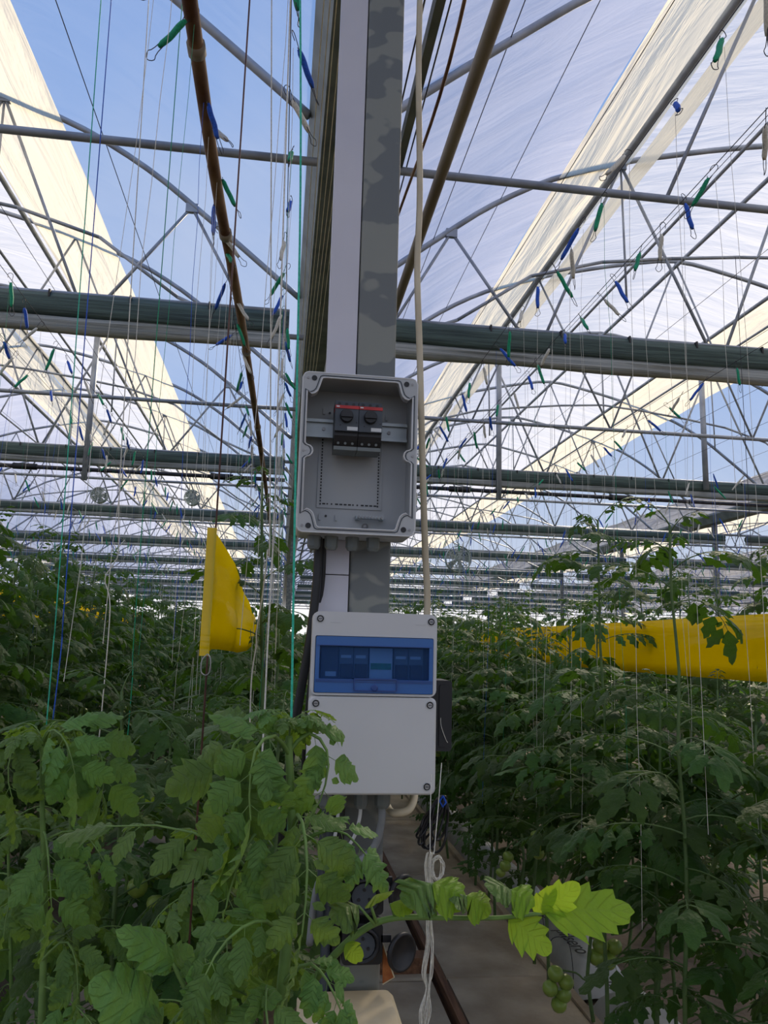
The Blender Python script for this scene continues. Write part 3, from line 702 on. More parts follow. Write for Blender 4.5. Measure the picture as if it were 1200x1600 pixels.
# ---- closed pale box with blue window
LX0, LX1, LZ0, LZ1 = 0.056, 0.278, 1.243, 1.552
le = empty('meter_box', (0.167, 1.499, LZ0)); E0 = le.location.copy()
tiltm = Matrix.Rotation(R(0), 3, 'X')
BF = 1.372                                                       # face of the body, lids stand proud of it
sub(ring(rrect(LX0 + 0.003, LX1 - 0.003, LZ0 + 0.002, LZ1 - 0.002, 0.010), rrect(LX0 + 0.008, LX1 - 0.008, LZ0 + 0.007, LZ1 - 0.007, 0.006), 1.400, 1.499)).build('box_body', 'boxlight', le)
sub(MB().prism(rrect(LX0 + 0.003, LX1 - 0.003, LZ0 + 0.002, LZ1 - 0.002, 0.010), 1.495, 1.499)).build('box_back', 'boxlight', le)
def bevel_plate(x0, x1, z0, z1, y0, y1, r=0.010, ch=0.004):      # plate whose front edge is chamfered
    a = rrect(x0, x1, z0, z1, r); b = rrect(x0 + ch, x1 - ch, z0 + ch, z1 - ch, max(r - ch, 0.002)); n = len(a); mb = MB()
    vs = [(x, y1, z) for x, z in a] + [(x, y0 + ch, z) for x, z in a] + [(x, y0, z) for x, z in b]
    fs = [tuple(range(n - 1, -1, -1)), tuple(2 * n + i for i in range(n))]
    for i in range(n):
        j = (i + 1) % n; fs += [(i, j, n + j, n + i), (n + i, n + j, 2 * n + j, 2 * n + i)]
    return mb.add(vs, fs)
WZ0, WZ1 = 1.412, 1.510                                          # window opening
# top lid: a frame round the window
out = rrect(LX0, LX1, WZ0 - 0.004, LZ1, 0.012); inn2 = rrect(LX0 + 0.006, LX1 - 0.006, WZ0, WZ1, 0.003)
lid = sub(ring(out, inn2, BF - 0.008, 1.400)).build('window_lid', 'boxlight', le)
sub(bevel_plate(LX0 - 0.001, LX1 + 0.001, LZ0, WZ0 - 0.0055, BF - 0.008, 1.400, 0.010, 0.003)).build('lower_lid', 'boxlight', le)
for (x, z) in ((LX0 + 0.013, LZ1 - 0.013), (LX1 - 0.011, LZ1 - 0.013), (LX0 + 0.011, WZ0 - 0.018), (LX1 - 0.011, WZ0 - 0.018), (LX1 - 0.014, LZ0 + 0.014), (LX0 + 0.014, LZ0 + 0.014)):
    s = sub(MB().lathe([(0.0072, 0), (0.0072, 0.0012), (0.0060, 0.0012), (0.0058, -0.001)], 16, (x, BF - 0.008, z), Matrix.Rotation(R(90), 3, 'X'))).build('lid_screw', 'boxgrey', le)
    sub(MB().cyl((x, BF - 0.007, z), (x, BF - 0.0100, z), 0.0042, 12)).build('screw_head', 'screw', s)
    sub(MB().bbox(x - 0.003, x + 0.003, BF - 0.0104, BF - 0.0099, z - 0.0006, z + 0.0006)).build('screw_slot', 'darkgrey', s)
for s in (-1, 1):
    x = (LX0 + 0.04) if s < 0 else (LX1 - 0.03)
    sub(MB().bbox(x - 0.009, x + 0.009, BF - 0.0085, BF - 0.0079, LZ1 - 0.0195, LZ1 - 0.0188)).build('moulded_line', 'boxgrey', le)
# blue window: frame, pane, lower bar and catch
wf = sub(ring(rrect(LX0 + 0.007, LX1 - 0.007, WZ0 + 0.001, WZ1 - 0.001, 0.003), rrect(LX0 + 0.014, LX1 - 0.014, WZ0 + 0.024, WZ1 - 0.016, 0.002), BF - 0.0105, BF - 0.004)).build('window_frame', 'blueframe', le)
sub(MB().bbox(LX0 + 0.012, LX1 - 0.012, BF - 0.007, BF - 0.0055, WZ0 + 0.023, WZ1 - 0.015)).build('window_pane', 'blueglass', le)
sub(ring(rrect(0.131, 0.208, WZ0 + 0.004, WZ0 + 0.026, 0.003), rrect(0.133, 0.206, WZ0 + 0.006, WZ0 + 0.024, 0.002), BF - 0.0135, BF - 0.0095)).build('catch_frame', 'bluerib', wf)
sub(MB().lathe([(0.006, 0), (0.006, 0.004), (0.004, 0.005)], 14, (0.1675, BF - 0.010, WZ0 + 0.010), Matrix.Rotation(R(90), 3, 'X'))).build('catch_button', 'bluerib', wf)
for z in (WZ0 + 0.0225, WZ0 + 0.0195, WZ1 - 0.0165): sub(MB().bbox(LX0 + 0.009, LX1 - 0.009, BF - 0.0118, BF - 0.0102, z - 0.0006, z + 0.0006)).build('frame_rib', 'bluerib', wf)
# modules behind the window
sub(MB().bbox(LX0 + 0.008, LX1 - 0.008, 1.398, 1.400, WZ0, WZ1)).build('module_plate', 'darkgrey', le)
for (a, b, zb, zt, m) in ((0.074, 0.104, 1.436, 1.492, 'darkgrey'), (0.106, 0.131, 1.437, 1.490, 'gland'), (0.132, 0.157, 1.437, 1.490, 'gland'), (0.160, 0.201, 1.437, 1.490, 'labelwhite'), (0.204, 0.229, 1.437, 1.490, 'gland'), (0.230, 0.256, 1.437, 1.490, 'gland')):
    md = sub(MB().bbox(a, b, 1.380, 1.398, zb, zt)).build('module', m, le)
    if m == 'gland':
        sub(MB().bbox(a + 0.002, b - 0.002, 1.372, 1.380, 1.438, 1.462)).build('module_switch', 'black', md)
        sub(MB().bbox(a + 0.003, b - 0.004, 1.3792, 1.380, 1.472, 1.477)).build('module_print', 'labelwhite', md)
    elif m == 'labelwhite': sub(MB().bbox(a + 0.002, b - 0.002, 1.3792, 1.380, 1.453, 1.464)).build('module_band', 'green_twine', md)
    else: sub(MB().bbox(a + 0.008, b - 0.003, 1.3790, 1.380, 1.440, 1.448)).build('module_label', 'labelwhite', md)
for x, s in ((0.095, 1), (0.118, 1), (0.158, 1), (0.196, 1.1)):
    g = MB(); g.lathe([(0.013 * s, 0.001), (0.013 * s, -0.012), (0.0128 * s, -0.030), (0.010, -0.036), (0.006, -0.036)], 8, (x, 1.428, LZ0 + 0.002)); sub(g).build('cable_gland', 'gland', le)
tag(le, 'pale closed plastic box with blue see-through window, lower on the post', 'box')

# dark device behind the right edge
dv = empty('black_device', (0.293, 1.455, 1.31))
MB().prism(rrect(-0.018, 0.024, 0.0, 0.125, 0.006), -0.045, 0.030).build('device_case', 'black', dv)
MB().prism(rrect(0.0, 0.018, 0.008, 0.117, 0.004), -0.048, -0.044).build('device_cover', 'black', dv)
MB().tube(smooth_path([(0.003, -0.047, 0.06), (0.003, -0.052, 0.045), (0.012, -0.051, 0.022), (0.016, -0.05, 0.016)], 4), 0.0006, 5).build('loose_wire', 'white_twine', dv)
tag(dv, 'slim black device fixed to the right side of the pale box', 'device')

# ---- cables
def cable(name, pts, r, mat, label, cat='cable', n=10, sub_=6):
    pts = smooth_path(pts, sub_); t = pts[0].copy()
    return tag(MB().tube([p - t for p in pts], r, n).build(name, mat, None, True, t), label, cat)
hz = [(656, 0), (654, 120), (656, 300), (652, 420), (656, 560), (660, 720), (664, 850), (667, 960)]
cable('cream_hose', [at(u, v, 1.505) for u, v in hz] + [Vector((0.262, 1.506, 1.50)), Vector((0.262, 1.506, 1.30)), Vector((0.262, 1.506, 1.256)), Vector((0.262, 1.47, 1.226)), Vector((0.247, 1.44, 1.204)), Vector((0.222, 1.44, 1.198)), Vector((0.216, 1.47, 1.196)), Vector((0.222, 1.58, 1.185)), Vector((0.20, 1.66, 1.16))], 0.0068, 'hose', 'cream hose hanging down the right side of the post')
cable('black_cable', [at(497, 835, 1.47), at(497, 870, 1.48), at(494, 920, 1.48), at(484, 1000, 1.48), at(470, 1080, 1.49), at(458, 1150, 1.5), at(448, 1230, 1.52), at(440, 1330, 1.56)], 0.0085, 'black', 'thick black cable curving down left of the pale box')
cable('black_cable', [at(506, 838, 1.49), at(504, 900, 1.50), at(498, 955, 1.51), at(488, 1040, 1.515), at(478, 1150, 1.53), at(470, 1300, 1.56)], 0.0055, 'black', 'thinner black cable between the thick one and the duct')
zg = LZ0 - 0.032
cable('grey_cable', [(0.196, 1.435, zg), (0.196, 1.436, zg - 0.03), (0.185, 1.44, zg - 0.07), (0.155, 1.45, zg - 0.10), (0.125, 1.455, zg - 0.105), (0.09, 1.47, zg - 0.14), (0.08, 1.5, zg - 0.25)], 0.0068, 'greycable', 'thick grey cable looping left under the pale box')
cable('white_cable', [(0.158, 1.435, zg), (0.157, 1.437, zg - 0.02), (0.150, 1.44, zg - 0.05), (0.135, 1.445, zg - 0.075), (0.112, 1.455, zg - 0.10), (0.10, 1.48, zg - 0.16)], 0.0032, 'labelwhite', 'thin white cable from third gland under the pale box')
cable('white_cable', [(0.118, 1.435, zg), (0.117, 1.436, zg - 0.03), (0.112, 1.44, zg - 0.06), (0.10, 1.46, zg - 0.11), (0.095, 1.48, zg - 0.2)], 0.0032, 'labelwhite', 'thin white cable from second gland under the pale box')
cable('grey_cable', [(0.095, 1.435, zg), (0.094, 1.436, zg - 0.03), (0.092, 1.45, zg - 0.08), (0.095, 1.47, zg - 0.2)], 0.0060, 'darkgrey', 'dark grey cable from leftmost gland under the pale box')
# two conduits down the post below the pale box
for x, m, l in ((0.108, 'darkgrey', 'dark conduit running down the post left edge below the pale box'), (0.126, 'black', 'black conduit running down the post below the pale box')):
    cable('conduit', [(x, 1.488, 1.235), (x, 1.488, 1.1), (x, 1.488, 0.95), (x, 1.488, 0.62)], 0.009, m, l, 'conduit', sub_=2)

# black cable coil hung right of the pale box
co = empty('cable_coil', at(690, 1245, 1.5)); rr = random.Random(3)
for i in range(7):
    a = rr.uniform(-0.35, 0.35) - 0.35; ln = rr.uniform(0.065, 0.10); wd = rr.uniform(0.010, 0.022)
    pts = []
    for q in range(13):
        th = 2 * math.pi * q / 12; lx, lz = wd * math.sin(th), -ln * (1 - math.cos(th)) / 2
        pts.append((lx * math.cos(a) + lz * math.sin(-a) * -1 * -1, rr.uniform(-0.006, 0.006), lz * math.cos(a) - lx * math.sin(a)))
    MB().tube(smooth_path(pts, 3), 0.0024, 6, False).build('cable_loop', 'black', co, True)
MB().tube([(0.0, -0.012, 0.004), (0.006, -0.012, -0.008), (0.0, -0.012, -0.016), (-0.006, -0.01, -0.006), (0, -0.012, 0.004)], 0.002, 6, False).build('blue_tie', 'blue_twine', co, True)
tag(co, 'bundled black cable coil hanging right below the pale box', 'cable coil')

# black flip-cap sockets on the post
def socket(px, py, h, label, capz):
    c = at(px, py, 1.462); s = empty('wall_socket', c)
    MB().prism(rrect(-0.036, 0.036, -h / 2, h / 2, 0.008), -0.004, 0.038).build('socket_body', 'black', s)
    MB().lathe([(0.030, 0.0), (0.030, 0.010), (0.026, 0.012), (0.024, 0.004)], 20, (0.0, -0.004, 0), Matrix.Rotation(R(90), 3, 'X')).build('socket_collar', 'black', s, True)
    MB().lathe([(0.022, 0.0), (0.022, 0.006)], 16, (0.0, -0.004, 0), Matrix.Rotation(R(90), 3, 'X')).build('socket_insert', 'darkgrey', s)
    for a in (90, 210, 330): MB().cyl((0.011 * math.cos(R(a)), -0.009, 0.011 * math.sin(R(a))), (0.011 * math.cos(R(a)), -0.0115, 0.011 * math.sin(R(a))), 0.003, 8).build('socket_hole', 'black', s)
    cap = MB(); rot = Matrix.Rotation(R(35), 3, 'Z') @ Matrix.Rotation(R(12), 3, 'Y') @ Matrix.Rotation(R(90), 3, 'X')
    cap.lathe([(0.024, 0.0), (0.031, 0.001), (0.033, 0.006), (0.031, 0.011), (0.027, 0.010), (0.025, 0.005)], 24, (0.066, -0.006, capz), rot); cap.build('flip_cap', 'black', s, True)
    MB().box((0.042, 0.0, capz + 0.02), (0.018, 0.008, 0.012)).build('cap_hinge', 'black', s)
    tag(s, label, 'socket', 'black sockets on the post')
socket(568, 1398, 0.066, 'upper black round socket with open flip cap on the post', 0.004)
socket(566, 1474, 0.068, 'lower black round socket with open flip cap on the post', -0.012)
# rusty triangle of sheet
p = [at(598, 1474, 1.47), at(616, 1527, 1.46), at(598, 1538, 1.47)]; tp = empty('rusty_plate', p[0])
mb = MB(); q = [v - p[0] for v in p]; mb.add(q + [v + Vector((0, 0.004, 0)) for v in q], [(0, 1, 2), (5, 4, 3), (0, 3, 4, 1), (1, 4, 5, 2), (2, 5, 3, 0)]); mb.build('plate', 'orange', tp)
MB().tube([q[0], q[1], q[2]], 0.0012, 6).build('plate_edge', 'beige', tp)
tag(tp, 'triangle of rusty orange sheet sticking out beside the lower socket', 'metal plate')

# beige case at the bottom of the post
bc = empty('beige_case', (0.145, 1.40, 0.62)); zt = at(590, 1562, 1.44).z - 0.62; zl = zt - 0.035
def slab(x0, x1, y0, y1, z0, z1, r=0.014):
    o2 = rrect(x0, x1, y0, y1, r); n = len(o2); i2 = rrect(x0 + 0.008, x1 - 0.008, y0 + 0.008, y1 - 0.008, r * 0.6); mb = MB()
    vs = [(x, y, z0) for x, y in o2] + [(x, y, z1 - 0.008) for x, y in o2] + [(x, y, z1) for x, y in i2]
    fs = [tuple(range(n - 1, -1, -1)), tuple(2 * n + i for i in range(n))]
    for i in range(n): j = (i + 1) % n; fs += [(i, j, n + j, n + i), (n + i, n + j, 2 * n + j, 2 * n + i)]
    return mb.add(vs, fs)
slab(-0.085, 0.085, -0.09, 0.085, zl, zt).build('case_lid', 'beige', bc)
slab(-0.090, 0.090, -0.095, 0.09, zl - 0.012, zl).build('case_rim', 'beige', bc)
slab(-0.083, 0.083, -0.088, 0.083, 0.0, zl - 0.012).build('case_body', 'beige', bc)
for x in (-0.05, 0.055): MB().bbox(x - 0.014, x + 0.014, -0.104, -0.094, zl - 0.03, zl + 0.008).build('case_latch', 'screw', bc)
bq = MB(); bq.bbox(-0.07, 0.07, -0.08, 0.08, -0.62, 0.0); bq.build('case_stand', 'galv', bc)
tag(bc, 'beige plastic case with latches at the foot of the post', 'case')

# ---- white twine hanks hanging right of the post
hk = empty('twine_hank', at(672, 1332, 1.30)); o0 = hk.location
MB().tube([at(674, 1210, 1.33) - o0, at(672, 1280, 1.31) - o0, Vector((0, 0, 0))], 0.0008, 5).build('twine_strand', 'white_twine', hk)
MB().tube([at(690, 1192, 1.33) - o0, at(684, 1270, 1.31) - o0, at(678, 1335, 1.30) - o0], 0.0008, 5).build('twine_strand', 'white_twine', hk)
rr = random.Random(5)
for i in range(9):
    x = rr.uniform(-0.006, 0.006); pts = [(x, rr.uniform(-0.004, 0.004), 0), (x - 0.003, rr.uniform(-0.004, 0.004), -0.02), (x, 0, -0.045), (x + rr.uniform(-0.002, 0.004), 0.0, -0.06)]
    MB().tube(smooth_path(pts, 4), 0.0008, 5).build('twine_strand', 'white_twine', hk)
for i in range(8):
    rx, rz_ = rr.uniform(0.007, 0.012), rr.uniform(0.014, 0.019); cx, cz = 0.013 + rr.uniform(-0.002, 0.002), -0.024 + rr.uniform(-0.002, 0.002)
    MB().tube([(cx + rx * math.cos(a), rr.uniform(-0.003, 0.003), cz + rz_ * math.sin(a)) for a in np.linspace(0, 6.28, 14)], 0.0007, 5, False).build('twine_loop', 'white_twine', hk)
tag(hk, 'white twine tied in a loop bundle below the pale box', 'twine')
hk = empty('twine_hank', at(670, 1400, 1.28)); o0 = hk.location
for i in range(11):
    dx = rr.uniform(-7, 7); pts = []
    for (u, v, s) in ((671, 1395, 0.5), (670, 1440, 0.6), (672, 1475, 1.0), (667, 1520, 1.4), (668, 1545, 0.5), (664, 1580, 1.3), (661, 1612, 0.6)):
        pts.append(at(u + dx * s + rr.uniform(-1.5, 1.5), v, 1.28 + rr.uniform(-0.006, 0.006)) - o0)
    MB().tube(smooth_path(pts, 4), 0.0007, 5).build('twine_strand', 'white_twine', hk)
tag(hk, 'long loose hank of white twine hanging right of the beige case', 'twine')

# ------------------------------------------------------------------ overhead trellis wires, twine bobbins and strings
WIRES = [(1.08, 'right row inner wire'), (1.38, 'right row outer wire'),
         (-0.05, 'wire next to the grey post'), (-0.31, 'wire beside the rusty pipe'),
         (-1.32, 'left row inner wire'), (-1.61, 'left row outer wire'),
         (2.48, 'second row wire at right'), (-2.75, 'second row wire at left')]
WZ = 3.12
for x, where in WIRES:
    o = MB().cyl((0, 0, 0), (0, 44, 0), 0.0016, 5).build('trellis_wire', 'wire', None, False, (x, -2.0, WZ))
    tag(o, 'thin steel trellis wire running overhead, the %s' % where, 'wire', 'trellis wires')
bob_mesh = {}
for c in ('blue', 'white', 'green'):
    for v in range(3):
        rr = random.Random(v * 5 + len(c)); ln = (0.115, 0.13, 0.10)[v]
        mb = MB(); pts = [(0.0012 * math.sin(i), 0.001 * math.cos(i * 1.3), -0.035 - ln * i / 8) for i in range(9)]
        mb.tube(pts, [0.0045, 0.0080, 0.0084, 0.0084, 0.0082, 0.0084, 0.0082, 0.0078, 0.005], 8)
        bob_mesh[c, v] = mb.mesh('twine_wrap', c + '_twine', True)
hook_mesh = []
for v in range(3):
    ln = (0.115, 0.13, 0.10)[v]; zb = -0.035 - ln
    pts = [(0.012, 0, -0.012), (0.012, 0, 0.004), (0.0, 0, 0.012), (-0.010, 0, 0.002), (-0.006, 0, -0.02), (-0.005, 0.002, -0.05), (-0.005, 0.004, zb - 0.01), (-0.012, 0.004, zb - 0.032), (0.0, 0, zb - 0.045), (0.012, 0, zb - 0.03), (0.006, -0.003, zb - 0.008), (0.005, -0.003, -0.05), (0.010, 0, -0.03)]
    hook_mesh.append(MB().tube(smooth_path(pts, 3), 0.0012, 5).mesh('wire_hook', 'wire', True))
str_mesh = {}
for c in ('blue', 'white', 'green', 'teal'):
    for v in range(3):
        rr = random.Random(v); mb = MB()
        mb.tube([(rr.uniform(-1, 1) * 0.006 * (0 < i < 8), rr.uniform(-1, 1) * 0.006 * (0 < i < 8), -i / 8) for i in range(9)], 0.0007, 4, False)
        str_mesh[c, v] = mb.mesh('string', c + '_twine')
COLS = ['blue', 'white', 'green']
n_bob = 0; cnt = {}
def bobbin(x, y, c, v, where, idx, zlow):
    t = empty('twine_bobbin', (x, y, WZ), rnd.uniform(0, 6.28))
    tilt = (rnd.uniform(-0.7, 0.7), rnd.uniform(-0.75, 0.75), 0)
    a = link('wire_hook', hook_mesh[v], t, None, tilt); b = link('twine_wrap', bob_mesh[c, v], t, None, tilt)
    s = link('string', str_mesh[('white' if rnd.random() < 0.55 else c), rnd.randrange(3)], t, (0, 0, -0.04))
    s.scale = (1, 1, WZ - 0.04 - zlow); s.rotation_euler = (rnd.uniform(-0.03, 0.03), rnd.uniform(-0.03, 0.03), 0)
    key = (c, where); cnt[key] = cnt.get(key, 0) + 1
    tag(t, '%s %s twine bobbin from the front on the %s' % (ORD[cnt[key] - 1], c, where), 'twine bobbin', 'twine bobbins on the trellis wires')
for wi, (x, where) in enumerate(WIRES):
    y = 1.22 + 0.07 * wi; i = wi; lim = 9.5 if wi < 6 else 9.0
    if wi == 2: y = 1.62
    if wi in (4, 5): y = 2.4
    if wi > 5: y = 3.2
    while y < lim:
        bobbin(x + rnd.uniform(-0.015, 0.015), y, COLS[i % 3], rnd.randrange(3), where, i, rnd.uniform(1.36, 1.5) if (wi in (2, 3) and y < 2.3) else rnd.uniform(0.7, 1.2))
        y += rnd.uniform(0.15, 0.30) if wi < 4 else rnd.uniform(0.2, 0.34); i += 1
# farther bobbins and strings, too many and too small to tell apart
fs = {c: MB() for c in COLS}; fstr = {c: MB() for c in ('white', 'blue', 'green')}
ROWX = [-0.18] + [1.23 + 1.37 * i for i in range(0, 12)] + [-1.46 - 1.35 * i for i in range(0, 9)]
for xr in ROWX:
    for dx in (-0.15, 0.15):
        y = 9.4 if -3.2 < xr < 2.8 else max(3.5, abs(xr) * 1.6); i = rnd.randrange(3)
        while y < 34:
            c = COLS[i % 3]; i += 1
            p = Vector((xr + dx, y, WZ - 0.03)); q = p + Vector((rnd.uniform(-0.09, 0.09), rnd.uniform(-0.06, 0.06), -0.13))
            fs[c].tube([p, (p + q) / 2, q], [0.005, 0.010, 0.005], 4, False)
            if rnd.random() < 0.8:
                sc = rnd.choice(('white', 'white', 'blue', 'green')); fstr[sc].tube([p, (p.x + rnd.uniform(-0.04, 0.04), y, 1.4)], 0.0016, 3, False)
            y += rnd.uniform(0.28, 0.5) * (1 if y < 18 else 1.8)
for c in COLS:
    tag(fs[c].build('distant_bobbins', c + '_twine'), 'distant %s twine bobbins hanging in lines far down the house' % c, 'twine', kind='stuff')
    tag(fstr[c].build('distant_strings', c + '_twine'), 'distant fine %s strings hanging far down the house' % c, 'string', kind='stuff')

# near strings that the photograph shows clearly, each tied down to a plant
def near_string(name, pts, r, mat, label):
    P_ = smooth_path(pts, 5); t = P_[0].copy()
    tag(MB().tube([p - t for p in P_], r, 6).build(name, mat, None, True, t), label, 'string', 'crop strings near the camera')
near_string('crop_string', [Vector((-0.045, 1.22, 3.12)), at(470, 200, 1.22), at(464, 600, 1.21), at(459, 900, 1.20), at(455, 1130, 1.18), at(447, 1400, 1.12), at(438, 1640, 1.08)], 0.0018, 'teal_twine', 'bright green string running down just left of the boxes')
near_string('crop_string', [Vector((-0.05, 1.55, 3.12)), at(436, 560, 1.52), at(430, 780, 1.5), at(424, 900, 1.48), at(418, 1010, 1.46), at(412, 1140, 1.44), at(396, 1400, 1.38), at(390, 1640, 1.34)], 0.0016, 'white_twine', 'white string left of the green string, straightest of the pair')
near_string('crop_string', [Vector((-0.10, 1.75, 3.12)), at(422, 780, 1.75), at(418, 860, 1.74), at(410, 930, 1.74), at(401, 985, 1.74), at(400, 1010, 1.74), at(393, 1060, 1.74), at(390, 1150, 1.74)], 0.0016, 'white_twine', 'wavy white string between yellow flag and green string')
near_string('crop_string', [Vector((-0.60, 2.6, 3.92)), at(190, 700, 2.6), at(186, 850, 2.6), at(178, 880, 2.6), at(164, 905, 2.6), at(172, 950, 2.58), at(160, 1100, 2.5), at(152, 1180, 2.5)], 0.0018, 'white_twine', 'slack white string with a kink at far left of the flag')
near_string('crop_string', [Vector((-0.66, 2.2, 3.92)), at(95, 860, 2.2), at(84, 1000, 2.2), at(72, 1140, 2.15)], 0.0016, 'teal_twine', 'green string at the far left, above the drooping plant')
near_string('crop_string', [Vector((-0.64, 2.25, 3.92)), at(106, 870, 2.25), at(97, 1000, 2.25), at(82, 1130, 2.2)], 0.0016, 'blue_twine', 'blue string at the far left beside the green one')
near_string('crop_string', [Vector((-0.45, 2.45, 3.92)), at(216, 900, 2.45), at(207, 1060, 2.45), at(195, 1200, 2.42)], 0.0015, 'green_twine', 'green string between the slack white string and the flag')

# ------------------------------------------------------------------ yellow sticky bands
def band(name, X, pts, label, cat='insect trap', thick=0.0012):
    # pts: (y, z0, z1, dx)
    t = empty(name, (X, pts[0][0], pts[0][1])); mb = MB(); nz = 5
    for (y, z0, z1, dx) in pts:
        for i in range(nz + 1):
            f = i / nz; z = z0 + (z1 - z0) * f
            mb.v.append((dx + 0.006 * math.sin(f * 9 + y * 2), y - pts[0][0], z - pts[0][1]))
    n = nz + 1
    for j in range(len(pts) - 1):
        for i in range(nz): mb.f.append((j * n + i, j * n + i + 1, (j + 1) * n + i + 1, (j + 1) * n + i))
    o = mb.build('sticky_sheet', 'yellow', t, True)
    md = o.modifiers.new('thickness', 'SOLIDIFY'); md.thickness = thick; md.offset = 0
    tag(t, label, cat, 'yellow sticky bands')
    return t
ys = np.linspace(0.6, 16, 64)
t = band('sticky_band', 1.80, [(y, 1.393 + 0.006 * math.sin(y * 1.1), 1.645 + 0.006 * math.sin(y * 0.8 + 1), 0.012 * math.sin(y * 1.4)) for y in ys], 'long yellow sticky band stretched along the right crop row')
for y in (2.75, 4.9, 7.4): MB().cyl((-0.003, y - 0.6, -0.02), (-0.003, y - 0.6, 1.72), 0.0012, 5).build('hanging_wire', 'wire', t)
ys = np.linspace(3.4, 11, 30)
t = band('sticky_band', -1.92, [(y, 1.58 + 0.01 * math.sin(y), 1.80 + 0.01 * math.sin(y * 0.8), 0.015 * math.sin(y * 1.4)) for y in ys], 'yellow sticky band half hidden in the left crop row')
for y in (4.2, 7.0): MB().cyl((0, y - 3.4, -0.02), (0, y - 3.4, 1.5), 0.0012, 5).build('hanging_wire', 'wire', t)
fx = -0.14
ptsf = [(1.54, 1.470, 1.712, 0), (1.62, 1.478, 1.710, 0.004), (1.75, 1.476, 1.700, 0.010), (2.0, 1.470, 1.690, 0.014), (2.4, 1.462, 1.678, 0.006), (2.8, 1.452, 1.668, -0.004), (3.3, 1.452, 1.655, 0.004), (3.9, 1.47, 1.64, 0.0), (4.5, 1.50, 1.625, 0.0)]
t = band('sticky_flag', fx, ptsf, 'yellow sticky flag hanging on a rod left of the boxes')
MB().cyl((0.004, -0.004, -1.36), (0.004, -0.004, 2.4), 0.0019, 8).build('flag_rod', 'rod', t, True)
MB().bbox(-0.012, 0.006, -0.006, 0.004, -0.004, 0.245).build('sheet_fold', 'yellow', t)
MB().tube(smooth_path([(0.004, -0.006, 0.0), (-0.006, -0.006, -0.012), (-0.006, -0.006, -0.034), (0.003, -0.006, -0.040), (0.010, -0.006, -0.032), (0.010, -0.006, -0.010), (0.004, -0.006, 0.0)], 3), 0.0012, 5, False).build('wire_clip', 'screw', t)

# ------------------------------------------------------------------ tomato leaves and plants
class LeafMB(MB):
    def __init__(self): super().__init__(); self.uv = []; self.wav = 0.17
    def leaflet(self, o, d, nrm, l, w, n=5, curl=0.6, fold=0.25, lob=0.3, teeth=3, rr=rnd, twist=0.0, stalk=0.0):
        d = Vector(d).normalized(); nrm = Vector(nrm); nrm = (nrm - d * nrm.dot(d)).normalized(); s = d.cross(nrm)
        p = Vector(o); st = l / n; vs = []; base = len(self.v); ph = rr.random()
        for i in range(n + 1):
            t = i / n
            env = (math.sin(math.pi * min(1, t ** 0.72)) ** 0.75) if 0 < t < 1 else (0.06 if t == 0 else 0.02)
            for side in (0, -1, 1):
                if side == 0: self.v.append(tuple(p)); self.uv.append((t, 0.0)); continue
                fr = (t * teeth + (0.13 if side > 0 else 0) + ph * 0.2) % 1.0
                saw = 1 - lob * (1 - fr) if n >= 8 else 1 - lob * ((i + (side > 0)) % 2)
                hw = w / 2 * env * saw
                fw = hw * (0.30 if n >= 8 else 0.15) * (fr if n >= 8 else 1)
                q = p + s * side * hw * math.cos(fold) - nrm * hw * math.sin(fold) + d * fw
                q += nrm * (rr.uniform(-0.05, 0.05) if n < 8 else rr.uniform(-0.09, 0.09) * self.wav * 5 + self.wav * math.sin(i * 1.9 + ph * 6 + side)) * hw
                self.v.append(tuple(q)); self.uv.append((t, 1.0))
            an = -curl / n; rot = Matrix.Rotation(an, 3, s)
            d = rot @ d; nrm = rot @ nrm
            if twist:
                r2 = Matrix.Rotation(twist / n, 3, d); nrm = r2 @ nrm; s = r2 @ s
            p = p + d * st
        for i in range(n):
            a = base + i * 3; b = a + 3
            self.f += [(a, b, b + 1, a + 1), (a, a + 2, b + 2, b)]
    def stalk(self, pts, r, n=5):
        k = len(self.v); self.tube(pts, r, n, False); self.uv += [(0.5, 0.5)] * (len(self.v) - k)
    def lmesh(self, name, mat, smat, nblade):
        me = self.mesh(name, mat, True); me.materials.append(M[smat])
        idx = np.zeros(len(me.polygons), dtype=np.int32); idx[nblade:] = 1
        me.polygons.foreach_set('material_index', idx); return me

